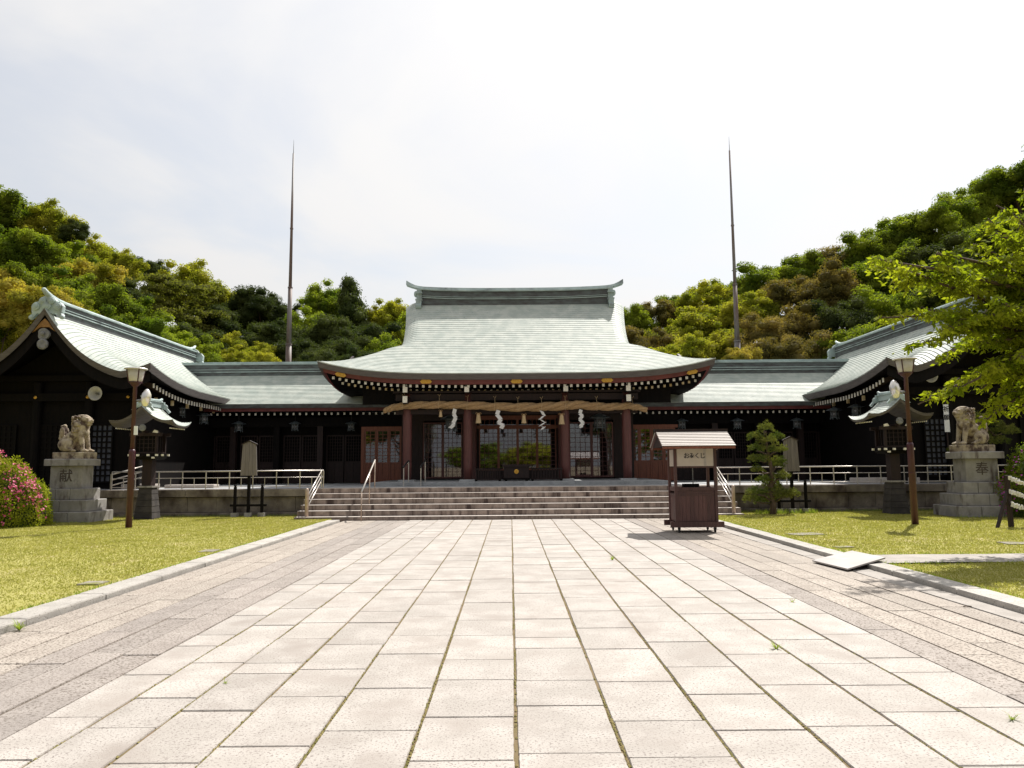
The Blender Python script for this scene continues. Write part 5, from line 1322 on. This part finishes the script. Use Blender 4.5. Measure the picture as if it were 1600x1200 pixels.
right_rows = [
 ('on the skyline', 64, [(985, 468, 70, 'mid'), (1018, 462, 70, 'brown'), (1058, 452, 64, 'mid'), (1098, 430, 88, 'bright'), (1150, 425, 84, 'mid'), (1200, 402, 92, 'mid'), (1250, 385, 84, 'mid'), (1308, 372, 100, 'brown'), (1358, 350, 96, 'mid'), (1402, 323, 100, 'mid'), (1452, 314, 92, 'mid'), (1502, 292, 92, 'mid'), (1545, 262, 90, 'mid'), (1590, 243, 96, 'mid'), (1655, 215, 130, 'mid')]),
 ('in the upper row', 57, [(1000, 500, 84, 'brown'), (1050, 492, 80, 'bright'), (1105, 462, 100, 'bright'), (1165, 446, 90, 'bright'), (1228, 425, 100, 'brown'), (1288, 405, 104, 'brown'), (1345, 395, 100, 'mid'), (1400, 378, 104, 'mid'), (1465, 365, 110, 'dark'), (1530, 335, 110, 'mid'), (1600, 315, 120, 'mid')]),
 ('in the middle row', 50, [(1020, 530, 80, 'bright'), (1075, 512, 84, 'bright'), (1130, 494, 90, 'bright'), (1190, 480, 96, 'brown'), (1250, 466, 110, 'brown'), (1312, 452, 110, 'dark'), (1375, 440, 110, 'mid'), (1440, 425, 112, 'dark'), (1510, 405, 116, 'mid'), (1590, 385, 120, 'mid')]),
 ('in the lowest row', 44, [(1160, 534, 60, 'orange'), (1205, 515, 90, 'brown'), (1268, 508, 100, 'brown'), (1330, 498, 96, 'mid'), (1388, 488, 100, 'mid'), (1450, 478, 100, 'dark'), (1520, 465, 110, 'mid'), (1600, 450, 120, 'mid')])]
for side, rows in (('left', left_rows), ('right', right_rows)):
    for rowname, Y, L_ in rows:
        for i, (x, y, d_, kd) in enumerate(L_):
            tree(x, y, d_*(1.22 if kd != 'conifer' else 1.5), Y+((i*37) % 5-2)*.8, kd, '%s %s of the %s slope, %s from the left there' % (WORDS[kd] if kd != 'flat' else 'open limbed tree', rowname, side, ORD[i]))
# trees behind the photographer's place, which the glass of the hall mirrors
for i, x in enumerate((-34, -24, -15, -6, 5, 14, 23, 33)):
    t = T('tree', '%s tree across the forecourt, %s from the left, mirrored in the glass' % (('bushy', 'tall', 'round')[i % 3], ORD[i]), 'tree', (x, -38-(i % 2)*6-(40 if abs(x) < 10 else 0), 0), group='trees across the forecourt')
    inst('trunk', TRK[i % 3], t, (0, 0, 0), (6, 6, 8 if abs(x) > 10 else 4)); inst('crown', CR[('mid', 'bright', 'dark')[i % 3]][i % 2], t, (0, 0, 7.5 if abs(x) > 10 else 3.2), (5.2, 5.2, 4.6) if abs(x) > 10 else (7.5, 6, 3.3), (0, 0, i))

# --- foreground cherry at the right edge
def cherry():
    t = T('cherry_tree', 'leafy bright green cherry tree reaching in from the right edge', 'tree', (12.6, 14.6, .03))
    rr = random.Random(5); base = Vector((12.6, 14.6, .03)); g = MB()
    fork = Vector((12.3, 14.5, 2.6))
    g.tube([base, (12.5, 14.55, 1.3), fork], [.22, .19, .17], 12)
    ends = [(1374, 402, 12.6), (1368, 412, 12.9), (1376, 498, 13.0), (1434, 628, 13.6), (1560, 318, 13.2), (1545, 345, 13.8), (1420, 545, 13.2), (1460, 395, 12.8),
            (1490, 610, 13.0), (1540, 660, 13.2), (1600, 300, 13.0), (1640, 380, 12.6), (1650, 500, 12.6), (1600, 560, 12.2), (1640, 640, 12.6), (1560, 470, 12.4), (1500, 500, 13.2), (1590, 640, 14.4), (1590, 400, 14.2), (1500, 420, 14.0), (1470, 560, 14.3),
            (1700, 350, 13.5), (1720, 450, 14.5), (1710, 580, 13.5), (1445, 480, 13.4), (1520, 385, 13.5), (1398, 440, 13.1), (1560, 360, 12.8), (1570, 430, 13.4), (1540, 540, 13.2), (1580, 600, 13.8), (1500, 455, 13.8), (1530, 610, 14.0), (1480, 520, 12.7), (1610, 520, 13.6), (1590, 340, 12.4)]
    tips = []; P = []; N_ = []; Dr = []
    for (px, py, Y) in ends:
        e = at(px, py, Y); z0 = min(fork.z+rr.uniform(0, 1.6), e.z-.1+.8); s_ = Vector((12.2+rr.uniform(-.2, .2), 14.4, max(1.8, min(z0, 4.8))))
        pts = []
        for i in range(9):
            q = i/8; p = s_.lerp(e, q); p.z += .55*math.sin(PI*q)*(.6 if e.z > s_.z else .9)+rr.uniform(-.05, .05); p.y += rr.uniform(-.06, .06); pts.append(p)
        g.tube([fork if s_.z < 3 else Vector((12.25, 14.45, s_.z-.4))]+pts, [.09]+[.065*(1-i/9)+.006 for i in range(9)], 7)
        for i in range(2, 9):
            nt_ = 7 if i > 3 else 4
            for k in range(nt_):
                b0 = pts[i].lerp(pts[i-1], rr.random()); th = rr.uniform(0, 2*PI); L2 = rr.uniform(.3, .8)*(1.15-.06*i); d = Vector((math.cos(th)*.9-.25, math.sin(th), rr.uniform(-.25, .25))).normalized()
                if i == 8: d = Vector((-.8, rr.uniform(-.6, .6), rr.uniform(-.35, .2))).normalized(); L2 *= .45
                m_ = b0+d*L2*.5+Vector((0, 0, .04)); e2 = b0+d*L2-Vector((0, 0, .06)); g.tube([b0, m_, e2], [.010, .007, .003], 4, cap=False)
                nl = int(46*L2/.5)
                for j in range(nl):
                    q = .15+.9*(j/nl); p = (b0.lerp(m_, min(1, q*2)) if q < .5 else m_.lerp(e2, min(1.1, q*2-1))); o_ = Vector((rr.gauss(0, 1), rr.gauss(0, 1), rr.gauss(0, .4)))*.075
                    P.append(p+o_-Vector((0, 0, .035))); N_.append((rr.gauss(0, .8), rr.gauss(0, .8)-.3, .8)); Dr.append((o_.x*6+d.x*.5, o_.y*6+d.y*.5, -.55))
    g.build('limbs', M['bark'], t, world=True, smooth=True)
    P = np.array([tuple(p) for p in P])-np.array(tuple(woff(t)))
    me = quads_mesh('foliage', P, np.array(N_), .108, .50, 3, M['leaf_cherry'], droop=np.array(Dr), bend=.15)
    inst('foliage', me, t)
cherry()

# --- azaleas
def azalea(loc, rx, ry, rz, flower, nfl, label, seed, matl='leaf_azalea', nl=15000, side=None):
    rs = np.random.RandomState(seed); t = T('azalea_bush', label, 'shrub', loc)
    d = rs.normal(size=(nl, 3)); d /= np.linalg.norm(d, axis=1, keepdims=True); d[:, 2] = np.abs(d[:, 2])
    wob = 1+.07*np.sin(d[:, 0]*6+seed)*np.cos(d[:, 2]*7)+.05*np.sin(d[:, 1]*13)+rs.normal(size=nl)*.035
    P = d*wob[:, None]*np.array([rx, ry, rz])
    P[:, 2] = np.maximum(P[:, 2], .02)
    me = quads_mesh('foliage', P, d+rs.normal(size=(nl, 3))*.6, .058, .6, seed, M[matl]); inst('foliage', me, t)
    g = MB(); g.ell((0, 0, 0), (rx*.9, ry*.9, rz*.9), 14); g.build('shade_core', M['leaf_dark'], t)  # solid dark body, colour stands in for shade between the leaves
    g = MB()
    for k in range(6): th = k*PI/3; g.tube([(0, 0, 0), (rx*.4*math.cos(th), ry*.4*math.sin(th), rz*.5), (rx*.8*math.cos(th), ry*.8*math.sin(th), rz*.55)], [.03, .02, .008], 5)
    g.build('stems', M['bark'], t)
    if nfl:
        nc = 26; cc = rs.normal(size=(nc, 3)); cc[:, 2] = np.abs(cc[:, 2])*.9+.1; cc[:, 1] -= .6
        cc /= np.linalg.norm(cc, axis=1, keepdims=True); k = rs.randint(0, nc, nfl); dd = cc[k]+rs.normal(size=(nfl, 3))*.12; dd /= np.linalg.norm(dd, axis=1, keepdims=True); dd[:, 2] = np.abs(dd[:, 2])
        Pf = dd*np.array([rx, ry, rz])*(1.05+rs.rand(nfl, 1)*.05)
        me = quads_mesh('blossom', Pf, dd+rs.normal(size=(nfl, 3))*.5, .062, .9, seed+1, M[flower]); o = inst('blossom', me, t); o['kind'] = 'stuff'
    return t
azalea((-14.02, 21.2, 0), 1.12, .9, 1.72, 'petal', 900, 'rounded yellow-green azalea with pink blossom against the left pedestal', 1)
azalea((-15.3, 21.9, 0), 1.25, .9, 2.15, 'petal', 620, 'taller duller azalea with pink blossom at the left picture edge', 2, 'leaf_orange')
azalea((15.15, 21.6, 0), 1.25, .9, 1.95, 'petal_purple', 420, 'magenta-flowered azalea at the right picture edge beside the right pedestal', 4, 'leaf_mid')
# --- pines
def pine(loc, pads, label, trunkpts, seed, dens=250):
    rr = random.Random(seed); rs = np.random.RandomState(seed); t = T('pine_tree', label, 'tree', loc)
    g = MB(); g.tube(trunkpts, [.10-.075*i/(len(trunkpts)-1) for i in range(len(trunkpts))], 9)
    P = []; D = []
    for (x, y, z, rx, rz) in pads:
        zz_ = min(trunkpts, key=lambda q: abs(q[2]-(z-.15))); g.tube([zz_, ((zz_[0]+x)/2, (zz_[1]+y)/2, z-.10), (x, y, z-.05)], [.035, .025, .012], 6)
        for k in range(int(dens*rx*1.6)):
            a = rr.uniform(0, 2*PI); q = math.sqrt(rr.random()); c = Vector((x+rx*q*math.cos(a), y+rx*.8*q*math.sin(a), z+rz*(1-q*q)*rr.uniform(.1, 1.1)+rr.gauss(0, .045)))
            for j in range(9):
                d = Vector((rr.gauss(0, .6)+.4*math.cos(a)*q, rr.gauss(0, .6)+.4*math.sin(a)*q, abs(rr.gauss(.5, .45)))).normalized(); P.append(tuple(c+d*.04)); D.append(tuple(d))
    g.build('trunk', M['bark'], t, smooth=True)
    D = np.array(D); nr = np.cross(D, rs.normal(size=D.shape))
    me = quads_mesh('needles', np.array(P), nr, .095, .13, seed, M['needle'], droop=D); inst('needles', me, t)
def pp(px, py, Y, base): v = at(px, py, Y)-Vector(base); return v
pb = Vector((at(1208, 806, 23.6).x, 23.6, .03))
padpx = [(1197, 671, .24, .20), (1180, 684, .24, .14), (1214, 684, .22, .14), (1197, 690, .30, .12), (1182, 702, .26, .12), (1214, 703, .30, .12), (1187, 718, .34, .12), (1216, 722, .24, .12), (1184, 735, .20, .08), (1214, 728, .22, .1), (1222, 745, .26, .14), (1194, 752, .24, .14), (1206, 758, .30, .12),
         (1182, 770, .32, .14), (1212, 768, .34, .16), (1236, 772, .26, .12), (1176, 781, .28, .12), (1198, 783, .36, .14), (1222, 776, .30, .14)]
pads = []
for i, (x, y, a, b_) in enumerate(padpx):
    Yp = 23.6+((i*7) % 5-2)*.10; v = at(x, y, Yp)-pb; pads.append((v.x, v.y, v.z, a, b_))
pine(pb, pads, 'cloud-pruned pine in front of the right end of the terrace', [(0, 0, 0), (.02, 0, .35), (-.03, .02, .8), (.03, 0, 1.3), (-.05, 0, 1.8), (-.12, 0, 2.3), (-.18, 0, 2.7)], 4)
pb = Vector((-15.9, 22.6, .03))
pads = [(.1, 0, 2.05, .55, .35), (-.5, 0, 2.0, .5, .3), (.35, .1, 1.75, .5, .25), (-.1, -.2, 1.75, .6, .3), (.45, 0, 1.5, .35, .2)]
pine(pb, pads, 'rounded pine behind the azaleas at the left picture edge', [(0, 0, 0), (.05, 0, .9), (0, 0, 2.0)], 8)
pb = Vector((14.9, 23.6, .03))
pads = [(0, 0, 2.75, .5, .22), (-.55, -.3, 2.9, .4, .18), (.5, 0, 2.5, .5, .2), (-1.15, -.4, 1.9, .3, .15), (.2, 0, 2.2, .5, .2)]
pine(pb, pads, 'layered pine behind the right lion statue', [(0, 0, 0), (-.05, 0, 1.2), (0, 0, 2.7)], 9)

# --- grass blades and weeds
def blades(name, n, xr, yr, hgt, seed, matl, reject=None, top=True):
    rs = np.random.RandomState(seed); x = rs.uniform(*xr, n); y = yr[0]+(yr[1]-yr[0])*rs.rand(n)**1.0
    z = .035+.012*np.sin(x*1.3)*np.sin(y*.9)+.02*np.clip((y-15)/8, 0, 1)**2*(3-2*np.clip((y-15)/8, 0, 1))
    th = rs.uniform(0, PI, n); w = .006*rs.uniform(.7, 1.5, n)*(1+y/22); h = hgt*rs.uniform(.4, 1.25, n)
    lx, ly = rs.normal(size=n)*.018, rs.normal(size=n)*.018
    A = np.stack([x-np.cos(th)*w, y-np.sin(th)*w, z-.004], 1); B = np.stack([x+np.cos(th)*w, y+np.sin(th)*w, z-.004], 1); Cc = np.stack([x+lx, y+ly, z+h], 1)
    V = np.stack([A, B, Cc], 1).reshape(-1, 3).astype(np.float32)
    me = bpy.data.meshes.new(name); me.vertices.add(3*n); me.vertices.foreach_set('co', V.ravel()); me.loops.add(3*n); me.loops.foreach_set('vertex_index', np.arange(3*n, dtype=np.int32))
    me.polygons.add(n); me.polygons.foreach_set('loop_start', np.arange(0, 3*n, 3, dtype=np.int32)); me.polygons.foreach_set('loop_total', np.full(n, 3, np.int32)); me.materials.append(matl); me.update()
    o = bpy.data.objects.new(name, me); COL.objects.link(o)
    if top: tag(o, 'short mown yellow-green grass of the %s' % reject, 'grass'); o['kind'] = 'stuff'
    return o
blades('grass', 230000, (-17, -5.40), (6.5, 24.6), .023, 1, M['grass'], 'left lawn')
blades('grass', 120000, (5.84, 17), (13.08, 24.6), .027, 2, M['grass'], 'right lawn beyond the side path')
blades('grass', 50000, (5.84, 12), (6.5, 11.98), .024, 3, M['grass'], 'right lawn on the near side of the side path')
def fringe(name, pts, label):      # ragged longer grass along an edge
    g = MB(); rr = random.Random(len(pts))
    for (x0, y0, x1, y1, n, h) in pts:
        for i in range(n):
            q = rr.random(); x = x0+(x1-x0)*q+rr.gauss(0, .03); y = y0+(y1-y0)*q+rr.gauss(0, .03); a = rr.uniform(0, PI); w = .008; hh = h*rr.uniform(.4, 1.3)
            z = .03; g.add([(x-w*math.cos(a), y-w*math.sin(a), z), (x+w*math.cos(a), y+w*math.sin(a), z), (x+rr.gauss(0, .025), y+rr.gauss(0, .025), z+hh)], [(0, 1, 2)])
    o = g.build(name, M['weed']); tag(o, label, 'grass'); o['kind'] = 'stuff'
fringe('grass_fringe', [(-20, 24.6, -6.6, 24.6, 2600, .09), (-14.4, 22.1, -12.2, 22.1, 300, .08), (-5.44, 7, -5.44, 22, 1400, .05)], 'longer ragged grass along the foot of the left terrace wall and kerb')
fringe('grass_fringe', [(7.1, 24.6, 17, 24.6, 2400, .10), (12.5, 21.4, 15, 21.4, 300, .1), (7.6, 23.7, 9.6, 23.9, 500, .16), (5.84, 7, 5.84, 22, 1400, .05), (5.9, 13.08, 12, 13.08, 500, .06), (5.9, 11.97, 12, 11.97, 500, .05)], 'longer ragged grass along the foot of the right terrace wall, kerb and side path')
def weed(px, py, s_, n, label):
    v = at(px, py, 10); d = v-Vector((0, 0, CAMH)); k = -CAMH/d.z; p = Vector((d.x*k, d.y*k, 0)); g = MB(); rr = random.Random(int(px))
    for i in range(n):
        a = rr.uniform(0, 2*PI); w = .004*s_; L_ = s_*rr.uniform(.04, .11); t_ = Vector((math.cos(a)*L_, math.sin(a)*L_, L_*rr.uniform(.3, 1.1)))
        sdv = Vector((-math.sin(a), math.cos(a), 0))*w; m_ = t_*.55+Vector((0, 0, .02*s_)); g.add([-sdv, sdv, m_+sdv, m_-sdv, t_], [(0, 1, 2, 3), (3, 2, 4)])
    o = g.build('weed_tuft', M['weed']); o.location = p+Vector((0, 0, -.008)); tag(o, label, 'weed')
weed(30, 984, 1.1, 34, 'bright green weed in the joint between the left kerb and paving')
weed(957, 875, .9, 22, 'small weed tuft growing in a far paving joint right of centre')
weed(1213, 1014, .9, 26, 'weed tuft in a paving joint of the right half of the path')
weed(1238, 941, .7, 16, 'tiny weed tuft in a joint on the right of the path')
weed(352, 1068, .45, 18, 'flat mossy tuft in a paving joint on the left of the path')
weed(1582, 1125, .6, 22, 'weed tuft in a joint near the right bottom corner of the path')
# a dry twig on the paving
g = MB(); g.tube([(0, 0, .012), (.05, .02, .018), (.10, .015, .012)], .006, 5); o = g.build('twig', M['bark']); o.location = (5.0, 8.55, -.0); tag(o, 'small dry twig lying on the right side paving', 'twig')
